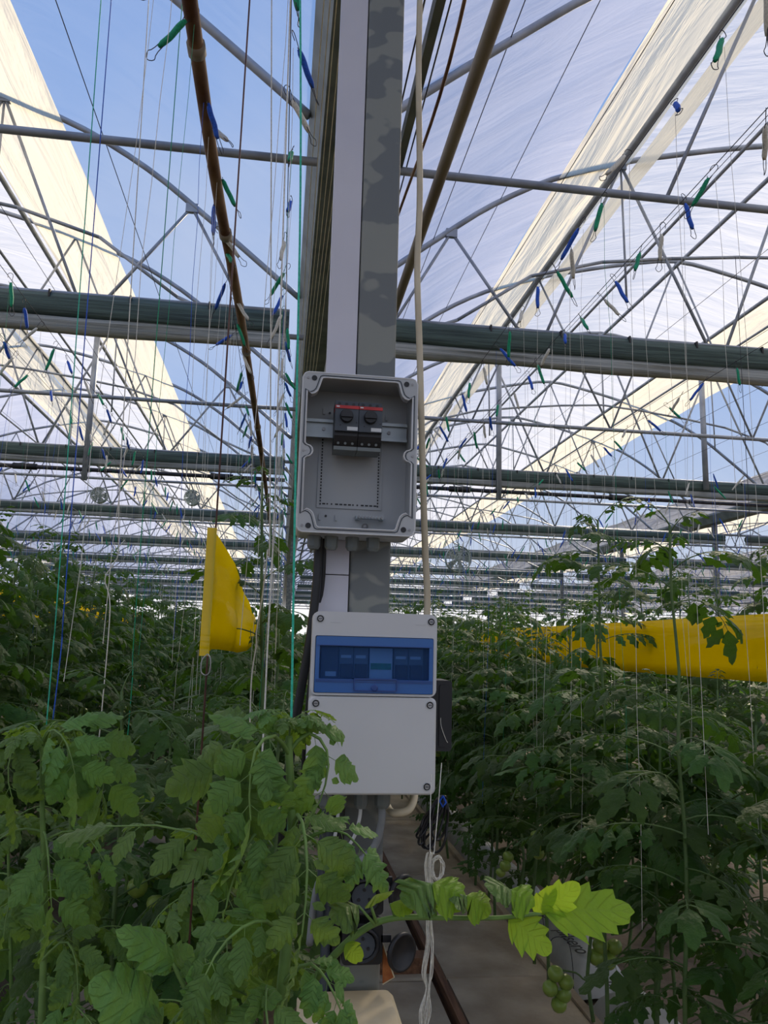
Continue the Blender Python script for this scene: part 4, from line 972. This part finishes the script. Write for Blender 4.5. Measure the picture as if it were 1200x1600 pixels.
def compound(L, res, e0, e1, rr, wide=1.0, lsz=1.0, pairs=4, mat='leaf', smat='stem', path=None, up=Vector((0, 0, 1)), hang=0.5, rad=0.0032):
    """a pinnate tomato leaf: blade faces first, stalk faces after"""
    mb = LeafMB(); n = 9
    if path is None:
        path = [Vector((0, 0, 0))]; yaw = rr.uniform(-0.2, 0.2)
        for i in range(n):
            t = i / (n - 1); e = e0 + (e1 - e0) * t; a = yaw * t
            path.append(path[-1] + Vector((math.cos(e) * math.cos(a), math.cos(e) * math.sin(a), math.sin(e))) * (L / n))
    n = len(path) - 1
    def P(t):
        f = t * n; i = min(int(f), n - 1); return path[i].lerp(path[i + 1], f - i), (path[i + 1] - path[i]).normalized()
    nl = {0: 4, 1: 6, 2: 14}[res]; teeth = 4 if res == 2 else 3
    ts = [0.34 + 0.52 * i / (pairs - 1) for i in range(pairs)]
    stalks = []
    for i, t in enumerate(ts):
        o, d = P(t); side = d.cross(up)
        if side.length < 0.2: side = Vector((0, 1, 0))
        side.normalize(); nn = side.cross(d).normalized()
        big = L * (0.30 + 0.07 * math.sin(math.pi * (i + 0.6) / pairs)) * rr.uniform(0.85, 1.15) * lsz
        for sg in (-1, 1):
            dd = (side * sg * 0.85 + d * rr.uniform(0.35, 0.75) + Vector((0, 0, -hang * rr.uniform(0.3, 1.0)))).normalized()
            o2 = o + dd * big * 0.22
            stalks.append((o, o2))
            mb.leaflet(o2, dd, nn + side * sg * rr.uniform(-0.3, 0.5), big * 0.86, big * 0.52 * wide, nl, rr.uniform(0.3, 1.3), rr.uniform(0.1, 0.45), 0.42, teeth, rr, rr.uniform(-0.5, 0.5))
        if res >= 1 and i < pairs - 1:
            o, d = P(t + 0.26 / pairs * 2)
            for sg in (-1, 1):
                if rr.random() < 0.75:
                    dd = (side * sg + d * 0.3 + Vector((0, 0, -0.2))).normalized()
                    mb.leaflet(o + dd * 0.008, dd, nn, big * 0.28, big * 0.17, 4, 0.4, 0.2, 0.2, 2, rr)
    o, d = P(1.0)
    mb.leaflet(P(0.94)[0], d, up if abs(d.z) < 0.9 else Vector((1, 0, 0.3)), L * 0.40 * lsz, L * 0.24 * wide * lsz, nl + 2 if res else nl, rr.uniform(0.3, 1.0), rr.uniform(0.1, 0.35), 0.42, teeth, rr)
    nb = len(mb.f)
    mb.stalk([P(t)[0] for t in np.linspace(0, 0.96, 8)], [rad * (1.15 - 0.8 * t) for t in np.linspace(0, 0.96, 8)], 5)
    for a, b in stalks: mb.stalk([a, b], [0.0014 * L / 0.36, 0.001 * L / 0.36], 3)
    return mb.lmesh('leaf', mat, smat, nb)

LV = {}
for res in (1, 0):
    for v in range(8):
        rr = random.Random(100 + v + res * 50)
        e0 = rr.uniform(0.2, 0.55); e1 = rr.uniform(-1.1, -0.15)
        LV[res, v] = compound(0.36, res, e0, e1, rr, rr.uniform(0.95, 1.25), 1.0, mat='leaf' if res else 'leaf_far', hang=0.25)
HV = []
for v in range(7):
    rr = random.Random(300 + v)
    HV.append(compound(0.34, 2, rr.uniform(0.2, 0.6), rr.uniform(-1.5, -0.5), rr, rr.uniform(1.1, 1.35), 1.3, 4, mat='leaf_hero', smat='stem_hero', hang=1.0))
TOPV = []
for v in range(4):                                               # young folded leaves at a growing tip
    rr = random.Random(500 + v)
    TOPV.append(compound(0.22, 1, rr.uniform(0.7, 1.0), rr.uniform(-0.9, 0.2), rr, 0.85, 1.0, 3))
HTOP = []
for v in range(4):
    rr = random.Random(540 + v)
    HTOP.append(compound(0.20, 2, rr.uniform(0.7, 1.0), rr.uniform(-1.6, -0.6), rr, 1.2, 1.6, 3, mat='leaf_hero', smat='stem_hero', hang=1.3))

tom_me = MB().lathe([(0.002, -0.026), (0.016, -0.023), (0.027, -0.010), (0.030, 0.004), (0.026, 0.017), (0.014, 0.025), (0.004, 0.023)], 12).mesh('tomato', 'tomato', True)
tomr_me = tom_me.copy(); tomr_me.materials[0] = M['tomato_red']
cal = MB()
for q in range(5):
    a = q * 2 * math.pi / 5; d = Vector((math.cos(a), math.sin(a), 0)); s = Vector((-d.y, d.x, 0))
    cal.add([Vector((0, 0, 0.024)), d * 0.012 + s * 0.003 + Vector((0, 0, 0.026)), d * 0.024 + Vector((0, 0, 0.022)), d * 0.012 - s * 0.003 + Vector((0, 0, 0.026))], [(0, 1, 2, 3)])
cal_me = cal.mesh('calyx', 'stem', False)
def fruit_truss(plant, start, pts, fruits, red=0):
    """stalk with tomatoes as a part of the plant; positions in the plant's frame"""
    s = Vector(start); st = MB().tube(smooth_path([Vector(p) - s for p in pts], 4), 0.0035, 6).build('fruit_stalk', 'stem', plant, True, s)
    for i, (p, r) in enumerate(fruits):
        o = link('tomato', tomr_me if i < red else tom_me, st, Vector(p) - s, (rnd.uniform(-0.5, 0.5), rnd.uniform(-0.5, 0.5), rnd.uniform(0, 6)))
        o.scale = (r / 0.03,) * 3
def plant(x, y, h, label, group, res=1, z0=0.12, bare=0.45, step=0.062, lean=(0, 0), scale=1.0, stem_r=0.0075, fruit=0, cat='plant', name='tomato_plant', gap=None, prune=0.0):
    t = empty(name, (x, y, z0)); H = h - z0
    pts = [Vector((lean[0] * (i / 8) ** 1.5 + rnd.uniform(-0.012, 0.012), lean[1] * (i / 8) ** 1.5 + rnd.uniform(-0.012, 0.012), H * i / 8)) for i in range(9)]
    sp = smooth_path(pts, 2)
    MB().tube(sp, [stem_r * (1.05 - 0.5 * i / (len(sp) - 1)) for i in range(len(sp))], 6 if res else 5).build('stem', 'stem', t, True)
    def S(z):
        f = max(0, min(1, z / H)) * 8; i = min(int(f), 7); return pts[i].lerp(pts[i + 1], f - i)
    z = max(bare - z0, 0.1); az = rnd.uniform(0, 6.28)
    while z < H - 0.06:
        az += 2.4 + rnd.uniform(-0.5, 0.5); f = z / H
        sc = scale * rnd.uniform(0.8, 1.12) * (1.0 if f < 0.75 else 1.0 - 0.9 * (f - 0.75))
        zz_ = z + z0
        if prune and zz_ < prune: sc *= 0.62
        if gap and gap[0] < zz_ < gap[1]: z += step; continue
        o = link('leaf', LV[res, rnd.randrange(8)], t, S(z), (rnd.uniform(-0.25, 0.25), rnd.uniform(-0.35, 0.15), az)); o.scale = (sc, sc, sc)
        z += step * rnd.uniform(0.8, 1.25)
    for q in range(4):
        az += 1.9; sc = rnd.uniform(0.55, 0.95) * scale
        o = link('leaf', TOPV[q], t, S(H - 0.03 * q), (0, rnd.uniform(-0.4, 0.0), az)); o.scale = (sc, sc, sc)
    for q in range(fruit):
        zz = rnd.uniform(0.35, 0.9) * min(H, 1.3); a = rnd.uniform(0, 6.28); b = S(zz); e = b + Vector((math.cos(a) * 0.09, math.sin(a) * 0.09, -0.05))
        fruit_truss(t, b, [b, b.lerp(e, 0.5) + Vector((0, 0, 0.01)), e, e + Vector((0, 0, -0.06))], [(e + Vector((rnd.uniform(-0.03, 0.03), rnd.uniform(-0.03, 0.03), -0.03 - 0.035 * m)), rnd.uniform(0.02, 0.028)) for m in range(3)])
    tag(t, label, cat, group); return t

# rows near the camera, one object per plant
LINES = [(1.20, 2.20, 11.0, 0.28, 'inner line of the right crop row', (1.62, 1.9)), (1.50, 1.95, 10.0, 0.36, 'outer line of the right crop row', (1.6, 1.85)),
         (-0.06, 1.95, 10.0, 0.38, 'line of plants behind the grey post', (1.5, 1.7)), (-0.31, 2.15, 10.0, 0.40, 'crop line under the rusty pipe', (1.45, 1.65)),
         (-1.32, 2.9, 12.0, 0.36, 'inner line of the left crop row', (1.7, 2.1)), (-1.62, 3.6, 12.0, 0.42, 'outer line of the left crop row', (1.7, 2.0)),
         (2.55, 3.6, 12.0, 0.42, 'second crop row on the right', (1.8, 2.05)), (-2.8, 6.0, 13.0, 0.5, 'second crop row on the left', (1.7, 2.0))]
for li, (x, ya, yb2, dy, where, (h0, h1)) in enumerate(LINES):
    y = ya; i = 0
    while y < yb2:
        h = rnd.uniform(h0, h1); near = y < 6.5
        gap = None; pr = 0.0
        if li < 2:
            pr = 0.6 if li == 0 else 0.0
            if y < 3.6: h = rnd.uniform(1.26, 1.38)
            elif y < 6: h = rnd.uniform(1.46, 1.76)
            if li == 0 and i == 0: h = 1.88; gap = (1.36, 1.62)
            if li == 0 and i == 2: h = 1.98; gap = (1.36, 1.64)
        if li in (2, 3) and y < 3.4: h = rnd.uniform(1.22, 1.36)
        if li == 2 and i == 1: h = 1.98; x = 0.03
        elif li == 2: x = -0.06
        plant(x + rnd.uniform(-0.05, 0.05), y, h, 'leafy tomato plant, %s in the %s' % (ORD[i] + ' from the front', where), 'tomato plants in rows', res=1 if near else 0,
              bare=0.22 if li > 1 else (0.72 if (li == 0 and 2.6 < y < 4.0) else (0.62 if (li == 1 and 2.8 < y < 4.0) else 0.3)), gap=gap, prune=pr, step=0.043 if near else 0.06, scale=0.84 if not (li == 2 and i == 1) else 0.6, lean=(rnd.uniform(-0.10, 0.10) if li > 1 else rnd.uniform(0, 0.08) * (h < 1.8), rnd.uniform(-0.08, 0.08) * (h < 1.87 or li > 1)), fruit=(1 if rnd.random() < 0.6 and y < 7 else 0))
        y += dy * rnd.uniform(0.9, 1.1); i += 1

# the rest of the crop: rows running on to the far end
def far_crop():
    rg = np.random.default_rng(11); C = []
    for xr in ROWX:
        for dx in (-0.15, 0.15):
            y0 = 9.8 if -3.3 < xr < 2.8 else max(4.5, abs(xr) * 1.45)
            if y0 > 44: continue
            y = np.arange(y0, 46, 0.42); y = y + rg.uniform(-0.1, 0.1, len(y)); C.append(np.stack([np.full(len(y), xr + dx) + rg.uniform(-0.06, 0.06, len(y)), y, rg.uniform(1.55, 1.95, len(y))], 1))
    C = np.concatenate(C); nl = 60
    dist = C[:, 1]; keep = rg.random(len(C)) < np.clip(1.3 - dist / 60, 0.3, 1); C = C[keep]
    npl = len(C); z = rg.uniform(0.45, 1.0, (npl, nl)) ** 0.8 * C[:, 2:3]; ang = rg.uniform(0, 2 * np.pi, (npl, nl)); rad = rg.uniform(0.03, 0.32, (npl, nl)) * np.clip(1.5 - z / C[:, 2:3], 0.4, 1)
    cx = C[:, 0:1] + np.cos(ang) * rad; cy = C[:, 1:2] + np.sin(ang) * rad
    cen = np.stack([cx, cy, z - 0.25 * rad], 2).reshape(-1, 3); a = (ang + rg.uniform(-0.9, 0.9, ang.shape)).ravel(); N = len(cen)
    el = rg.uniform(-1.2, 0.1, N); d = np.stack([np.cos(a) * np.cos(el), np.sin(a) * np.cos(el), np.sin(el)], 1)
    s = np.stack([-np.sin(a), np.cos(a), rg.uniform(-0.5, 0.5, N)], 1); s /= np.linalg.norm(s, axis=1, keepdims=True)
    l = rg.uniform(0.09, 0.17, N)[:, None]; up = np.cross(s, d)
    V = np.stack([cen, cen + d * l * 0.45 + s * l * 0.32 - up * l * 0.08, cen + d * l + up * l * -0.15, cen + d * l * 0.45 - s * l * 0.32 - up * l * 0.08], 1).reshape(-1, 3)
    base = np.arange(N) * 4; T = np.stack([base, base + 1, base + 2, base, base + 2, base + 3], 1).reshape(-1)
    me = bpy.data.meshes.new('distant_crop'); me.vertices.add(N * 4); me.vertices.foreach_set('co', V.ravel()); me.loops.add(N * 6); me.loops.foreach_set('vertex_index', T.astype(np.int32))
    me.polygons.add(N * 2); me.polygons.foreach_set('loop_start', (np.arange(N * 2) * 3).astype(np.int32)); me.polygons.foreach_set('loop_total', np.full(N * 2, 3, dtype=np.int32))
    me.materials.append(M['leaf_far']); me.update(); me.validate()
    o = link('distant_crop', me); tag(o, 'distant tomato rows running on to the far end', 'crop', kind='stuff')
far_crop()

# ------------------------------------------------------------------ grow bags along the rows
def bag(x0, x1, y, ln, label, text=None):
    t = empty('grow_bag', ((x0 + x1) / 2, y, 0.0)); w = x1 - x0; mb = MB(); nx, ny = 8, 16; hgt = 0.115; rr = random.Random(int(y * 100))
    for j in range(ny + 1):
        for i in range(nx + 1):
            u, v = i / nx * 2 - 1, j / ny * 2 - 1
            z = hgt * (1 - abs(u) ** 5) * (1 - abs(v) ** 8) + 0.006 * math.sin(j * 1.9 + i) * (1 - abs(u) ** 3)
            mb.v.append((u * w / 2, (j / ny) * ln, max(z, 0) - 0.01))
    for j in range(ny):
        for i in range(nx): mb.f.append((j * (nx + 1) + i, j * (nx + 1) + i + 1, (j + 1) * (nx + 1) + i + 1, (j + 1) * (nx + 1) + i))
    mb.build('bag_film', 'bag', t, True)
    if text:
        for (s, yy, xx, size) in text:
            cu = bpy.data.curves.new('printed_word', 'FONT'); cu.body = s; cu.size = size; cu.extrude = 0.0006
            tmp = bpy.data.objects.new('tmp', cu); COL.objects.link(tmp); dg = bpy.context.evaluated_depsgraph_get()
            me = bpy.data.meshes.new_from_object(tmp.evaluated_get(dg)); bpy.data.objects.remove(tmp); me.materials.clear(); me.materials.append(M['ink'])
            o = link('printed_word', me, t, (xx, yy, hgt + 0.002)); o.rotation_euler = (0, 0, R(-90))
    tag(t, label, 'grow bag', 'white grow bags along the crop rows')
for i in range(6):
    bag(1.38, 1.64, 2.45 + i * 1.05, 1.0, ['nearest', 'second', 'third', 'fourth', 'fifth', 'sixth'][i] + ' white grow bag under the right crop row' + (' with black lettering' if i < 2 else ''),
        [('pilsero', 0.92, -0.085, 0.11), ('pilsero', 0.46, -0.085, 0.11)] if i < 2 else None)
for i in range(5):
    bag(-0.34, -0.06, 1.75 + i * 1.05, 1.0, ['nearest', 'second', 'third', 'fourth', 'fifth'][i] + ' white grow bag in the row behind the post')
for i in range(5):
    bag(-1.62, -1.34, 2.6 + i * 1.05, 1.0, ['nearest', 'second', 'third', 'fourth', 'fifth'][i] + ' white grow bag under the left crop row')

# thin wire hoops stuck in the ground at the edge of the right walk
for i, (xx, yy) in enumerate(((1.30, 3.55), (1.31, 3.95))):
    o = MB().tube(smooth_path([(-0.06, 0, -0.02), (-0.055, 0, 0.12), (-0.03, 0.01, 0.19), (0.04, 0.02, 0.18), (0.06, 0.01, 0.10), (0.062, 0, -0.02)], 4), 0.0018, 5).build('wire_hoop', 'wire', None, True, (xx, yy, 0.03))
    tag(o, ['nearer', 'farther'][i] + ' thin wire hoop at the edge of the right walk', 'wire hoop', 'wire hoops')

# tomato clusters hanging over the right walk
tp = plant(1.36, 2.75, 1.2, 'tomato plant hanging two green fruit clusters over the right walk', 'tomato plants in rows', bare=0.6, z0=0.1, stem_r=0.009)
b0 = tp.location
S0 = atx(1000, 1480, 1.36) - b0
c1 = [(868, 1522), (860, 1545), (884, 1535), (881, 1554), (873, 1570)]
c2 = [(938, 1478), (960, 1480), (950, 1501), (931, 1496)]
D1 = 3.1
pc = lambda u, v, D=D1: at(u, v, D) - b0
st = Vector((0, 0, 0.5))
fruit_truss(tp, st, [st, pc(990, 1470, 3.0), pc(925, 1530, 3.05), pc(900, 1520), pc(872, 1515)], [(pc(u, v), 0.031) for u, v in c1])
fruit_truss(tp, st, [st, pc(980, 1455, 3.0), pc(955, 1460, 3.02)], [(pc(u, v, 3.05), 0.031 if i != 2 else 0.036) for i, (u, v) in enumerate(c2)])

# ------------------------------------------------------------------ front plants built leaf by leaf
def hero(base, pts, label, leaves, tops, sr=0.0075):
    t = empty('tomato_plant', base); b = Vector(base); path = smooth_path([Vector(p) for p in pts], 5)
    MB().tube([p - b for p in path], [sr * (1.1 - 0.5 * i / (len(path) - 1)) for i in range(len(path))], 8).build('stem', 'stem_hero', t, True)
    def S(f):
        g = f * (len(path) - 1); i = min(int(g), len(path) - 2); return path[i].lerp(path[i + 1], g - i) - b
    for (f, az, tilt, sc, v) in leaves:
        o = link('leaf', HV[v % 7], t, S(f), (rnd.uniform(-0.2, 0.2), R(-tilt), R(az))); o.scale = (sc,) * 3
    for (f, az, tilt, sc, v) in tops:
        o = link('leaf', HTOP[v % 4], t, S(f), (0, R(-tilt), R(az))); o.scale = (sc,) * 3
    tag(t, label, 'plant', 'tomato plants at the front'); return t
def upx(us): return [at(u, v, D) for u, v, D in us]
OUT = Vector((0.0, -0.75, 0.5))
def pleaf(t, pts, lsz=1.2, wide=1.25, pairs=4, up=OUT, mat='leaf_hero', seed=1, hang=0.4, rad=0.0027):
    b_ = t.location; path = smooth_path([p - b_ for p in upx(pts)], 4); L_ = sum((q - p).length for p, q in zip(path, path[1:]))
    o = path[0].copy(); me = compound(L_, 2, 0, 0, random.Random(seed), wide, lsz, pairs, mat, 'stem_hero', [p - o for p in path], up, hang, rad)
    return link('leaf', me, t, o)
# A: big plant in front of the post
A = upx([(432, 1700, 1.02), (440, 1560, 1.03), (452, 1420, 1.04), (456, 1290, 1.05), (452, 1190, 1.05), (452, 1150, 1.05)])
heroA = hero(A[0], A, 'large tomato plant in front of the post, long leaf reaching right', [(0.22, 95, 5, 0.5, 2), (0.42, 110, 0, 0.45, 4)],
    [(0.97, 80, 25, 0.35, 2), (0.98, 200, 35, 0.3, 3), (0.99, 330, 45, 0.26, 0), (1.0, 140, 60, 0.26, 1), (1.0, 260, 60, 0.24, 2), (0.985, 20, 30, 0.3, 3)])
for k_, (pp, ls, wd, pr, up_, mt) in enumerate((
    ([(452, 1175, 1.05), (415, 1140, 1.04), (372, 1155, 1.03), (352, 1210, 1.02), (362, 1290, 1.01)], 1.25, 1.35, 4, (-0.3, -0.8, 0.3), 'leaf_hero'),
    ([(452, 1180, 1.05), (432, 1150, 1.02), (402, 1165, 0.99), (390, 1225, 0.98), (392, 1290, 0.98)], 1.2, 1.35, 4, (-0.1, -0.9, 0.3), 'leaf_hero'),
    ([(452, 1175, 1.05), (480, 1145, 1.05), (508, 1165, 1.05), (512, 1210, 1.05), (496, 1262, 1.05)], 1.2, 1.35, 3, (0.4, -0.8, 0.3), 'leaf_hero'),
    ([(456, 1300, 1.05), (464, 1272, 1.02), (476, 1300, 0.98), (480, 1380, 0.96), (470, 1475, 0.95)], 0.95, 1.35, 4, (0.0, -1, 0.2), 'leaf_hero'),
    ([(456, 1330, 1.05), (500, 1300, 1.03), (540, 1302, 1.02), (575, 1340, 1.01)], 1.15, 1.35, 3, (0.1, -0.6, 0.7), 'leaf_hero'),
    ([(448, 1450, 1.04), (415, 1392, 1.04), (372, 1342, 1.05), (330, 1312, 1.06), (255, 1290, 1.07), (150, 1292, 1.08)], 0.62, 1.3, 4, (0, -0.35, 0.95), 'leaf_hero'),
    ([(456, 1310, 1.05), (420, 1290, 1.02), (385, 1320, 1.0), (362, 1380, 1.0), (352, 1425, 1.0)], 1.0, 1.25, 4, (-0.2, -0.8, 0.5), 'leaf_hero'),
    ([(448, 1470, 1.04), (420, 1440, 1.0), (385, 1445, 0.97), (345, 1480, 0.95), (318, 1530, 0.94)], 0.85, 1.25, 4, (0, -0.6, 0.8), 'leaf_hero'),
    ([(440, 1540, 1.03), (478, 1505, 1.0), (510, 1530, 0.98), (535, 1585, 0.97)], 1.0, 1.25, 4, (0.2, -0.7, 0.7), 'leaf_hero'),
    ([(438, 1580, 1.03), (420, 1540, 0.99), (415, 1570, 0.95), (425, 1650, 0.93)], 1.2, 1.3, 3, (0, -0.9, 0.4), 'leaf_hero'))):
    pleaf(heroA, pp, ls, wd, pr, Vector(up_), mt, 700 + k_)
# its long leaf stretching right, leaflets placed one by one
b = heroA.location
rach = smooth_path(upx([(470, 1560, 1.03), (525, 1490, 1.02), (572, 1450, 1.01), (620, 1434, 1.0), (700, 1434, 1.0), (780, 1434, 1.0), (868, 1424, 1.0)]), 5)
lf = MB().tube([p - b for p in rach], [0.0052 * (1 - 0.55 * i / (len(rach) - 1)) for i in range(len(rach))], 8).build('long_leaf', 'stem_hero', heroA, True)
lf['label'] = 'long bright green leaf stalk with big leaflets'
def leaflet_px(p0, p1, D0, D1, w, nrm, curl, fold, lob=0.35, teeth=4, mat='leaf_bright', n=16, twist=0.0, seed=1):
    a, c = at(p0[0], p0[1], D0), at(p1[0], p1[1], D1); mb = LeafMB(); mb.wav = 0.05; d = c - a; L_ = d.length
    # start direction turned back by half the curl so the tip lands near p1
    nn = Vector(nrm).normalized(); s = d.normalized().cross(nn)
    d0 = Matrix.Rotation(curl / 2, 3, s.normalized()) @ d.normalized()
    mb.leaflet(a, d0, nn, L_ * (1 + curl * curl / 24), w, n, curl, fold, lob, teeth, random.Random(seed), twist)
    mb.v = [tuple(Vector(v) - b) for v in mb.v]
    return mb.build('leaflet', mat, lf, True)
CAMN = Vector((0.1, -1.0, 0.55))                                 # blades turned to the light above the camera
leaflet_px((850, 1425), (992, 1424), 1.0, 0.99, 0.088, (0.0, -0.75, 0.75), 0.35, 0.05, 0.40, 5, seed=2)
leaflet_px((795, 1434), (862, 1488), 1.0, 0.98, 0.062, (0.1, -0.8, 0.5), 0.3, 0.05, 0.42, 4, seed=3)
leaflet_px((836, 1428), (868, 1384), 1.0, 0.99, 0.028, (0, -0.9, 0.3), 0.3, 0.1, 0.15, 2, seed=4)
leaflet_px((850, 1426), (905, 1380), 1.0, 0.985, 0.045, (0, -0.9, 0.4), 0.2, 0.1, 0.35, 3, seed=14)
for (sp, ep, tip, w, m, sd) in (((803, 1432), (800, 1392), (760, 1384), 0.062, 'leaf_hero', 5), ((803, 1432), (798, 1390), (836, 1416), 0.066, 'leaf_bright', 6),
                            ((734, 1433), (730, 1402), (698, 1398), 0.055, 'leaf_hero', 7), ((734, 1433), (728, 1400), (768, 1426), 0.06, 'leaf_bright', 8),
                            ((681, 1433), (672, 1380), (628, 1408), 0.085, 'leaf_hero', 9), ((681, 1433), (676, 1380), (730, 1412), 0.075, 'leaf_bright', 10),
                            ((618, 1434), (610, 1412), (645, 1424), 0.03, 'leaf_bright', 11), ((588, 1442), (578, 1410), (572, 1352), 0.045, 'leaf_bright', 12),
                            ((585, 1444), (560, 1415), (515, 1432), 0.075, 'leaf_hero', 13)):
    MB().tube([at(sp[0], sp[1], 1.0) - b, at(ep[0], ep[1], 0.995) - b], [0.0022, 0.0014], 6).build('leaflet_stalk', 'stem_hero', lf, True)
    leaflet_px(ep, tip, 0.995, 0.985, w, (0.0, -0.45, 0.9), 1.0, 0.35, 0.18, 4, m, 14, 0.2, sd)
leaflet_px((540, 1475), (566, 1502), 1.01, 1.0, 0.026, (0, -1, 0.3), 0.2, 0.1, 0.2, 2, seed=15)

# B: drooping plant at the left edge, C: thin shoot beside it, D: low leafy shoots at the bottom, E: top behind A
B = upx([(60, 1720, 1.72), (66, 1560, 1.74), (70, 1400, 1.75), (66, 1260, 1.76), (66, 1160, 1.76)])
hB = hero(B[0], B, 'tall drooping tomato plant at the far left edge', [(0.10, 30, -10, 0.6, 1), (0.18, 200, -10, 0.6, 2), (0.28, 320, -10, 0.6, 3), (0.36, 80, 0, 0.6, 4)],
          [(0.96, 80, 15, 0.6, 3), (0.98, 150, 25, 0.5, 0), (0.99, 250, 20, 0.45, 0), (1.0, 20, 40, 0.4, 1)])
for k_, (pp, ls, wd, pr, up_) in enumerate((
    ([(66, 1170, 1.76), (100, 1138, 1.75), (140, 1150, 1.74), (162, 1195, 1.73), (160, 1240, 1.73)], 1.2, 1.3, 4, (0.3, -0.8, 0.4)),
    ([(66, 1175, 1.76), (45, 1150, 1.74), (22, 1165, 1.72), (12, 1210, 1.71), (20, 1250, 1.71)], 1.25, 1.3, 4, (-0.2, -0.8, 0.4)),
    ([(66, 1165, 1.76), (80, 1140, 1.70), (104, 1160, 1.66), (118, 1215, 1.65)], 1.2, 1.3, 3, (0.2, -0.9, 0.4)),
    ([(68, 1300, 1.76), (72, 1310, 1.70), (77, 1360, 1.67), (81, 1425, 1.66)], 1.25, 1.3, 4, (0, -1, 0.25)),
    ([(67, 1300, 1.76), (35, 1295, 1.75), (0, 1310, 1.74), (-40, 1345, 1.73)], 0.95, 1.2, 4, (0, -0.5, 0.9)),
    ([(68, 1315, 1.76), (105, 1298, 1.75), (140, 1312, 1.74), (165, 1350, 1.74)], 0.9, 1.2, 4, (0, -0.5, 0.9)),
    ([(66, 1500, 1.74), (100, 1470, 1.72), (118, 1500, 1.70), (122, 1560, 1.69)], 1.1, 1.25, 4, (0, -0.8, 0.5)),
    ([(68, 1400, 1.75), (40, 1380, 1.73), (15, 1410, 1.71), (5, 1470, 1.70)], 1.0, 1.2, 4, (0, -0.8, 0.5)))):
    pleaf(hB, pp, ls, wd, pr, Vector(up_), 'leaf_hero', 800 + k_)
C = upx([(120, 1640, 1.9), (118, 1450, 1.92), (112, 1300, 1.93), (106, 1190, 1.93)])
hero(C[0], C, 'thinner tomato plant beside the drooping one at left', [(0.3, 20, 0, 0.5, 2), (0.45, 190, 0, 0.5, 3), (0.6, 310, -10, 0.5, 4), (0.92, 345, -25, 0.5, 0)],
     [(0.97, 20, 10, 0.5, 1), (0.98, 260, 10, 0.5, 2), (1.0, 120, 30, 0.4, 3)])
D_ = upx([(335, 1690, 0.98), (318, 1600, 0.98), (290, 1545, 0.98), (270, 1505, 0.98)])
hD = hero(D_[0], D_, 'low tomato shoot with broad leaflets at the bottom left', [(0.3, 100, 0, 0.35, 3)], [], 0.004)
def dleaf(p0, p1, w, nrm, curl=0.5, sd=1, D0=0.98, D1=0.95):
    a, c = at(p0[0], p0[1], D0), at(p1[0], p1[1], D1); mb = LeafMB(); d = c - a; nn = Vector(nrm).normalized(); sx = d.normalized().cross(nn).normalized()
    mb.leaflet(a - hD.location, Matrix.Rotation(curl / 2, 3, sx) @ d.normalized(), nn, d.length * (1 + curl * curl / 24), w, 16, curl, 0.2, 0.22, 4, random.Random(sd))
    mb.build('leaf', 'leaf_hero', hD, True)
for q, (p0, p1, w, nr) in enumerate((((272, 1505), (182, 1452), 0.055, (0, -0.6, 0.8)), ((268, 1512), (226, 1515), 0.022, (0, -0.7, 0.7)), ((275, 1508), (300, 1480), 0.04, (0.2, -0.8, 0.5)),
                                     ((250, 1590), (140, 1535), 0.085, (0, -0.7, 0.7)), ((255, 1592), (205, 1610), 0.06, (0, -0.8, 0.5)), ((330, 1570), (300, 1510), 0.06, (0.3, -0.8, 0.5)),
                                     ((345, 1560), (372, 1515), 0.05, (0.2, -0.8, 0.5)), ((330, 1600), (352, 1575), 0.04, (0, -0.8, 0.6)), ((372, 1575), (440, 1560), 0.05, (0, -0.5, 0.9)))):
    dleaf(p0, p1, w, nr, 0.6, 900 + q)
MB().tube([p - hD.location for p in smooth_path(upx([(345, 1640, 0.98), (358, 1570, 0.98), (345, 1520, 0.98), (325, 1505, 0.98)]), 4)], 0.003, 6).build('leaf_stalk', 'stem_hero', hD, True)
F_ = upx([(300, 1700, 1.58), (310, 1560, 1.60), (325, 1440, 1.62), (335, 1380, 1.63)])
hero(F_[0], F_, 'small tomato plant between the low shoot and the big plant', [(0.3, 160, -5, 0.5, 1), (0.5, 280, -5, 0.5, 2), (0.7, 30, -5, 0.45, 3), (0.85, 210, -5, 0.5, 0)],
     [(0.98, 240, 10, 0.45, 0), (1.0, 60, 30, 0.4, 2)])
for i, (u, v, D, u2, v2) in enumerate(((190, 1660, 2.3, 200, 1290), (262, 1640, 2.5, 268, 1260), (20, 1640, 2.4, 12, 1290))):
    P_ = upx([(u, v, D), ((u + u2) / 2, (v + v2) / 2, D), (u2, v2, D)])
    hero(P_[0], P_, ['short bushy tomato plant left of the flag rod, in front of path', 'short tomato plant nearest the flag rod base', 'short bushy tomato plant behind the drooping one, cut by left edge'][i],
         [(0.15 + 0.075 * q, rnd.uniform(0, 360), rnd.uniform(-20, 0), rnd.uniform(0.6, 0.8), q + i) for q in range(9)], [(0.97, 40, 10, 0.9, 0), (0.98, 200, 20, 0.8, 1), (1.0, 300, 40, 0.6, 2)], 0.006)
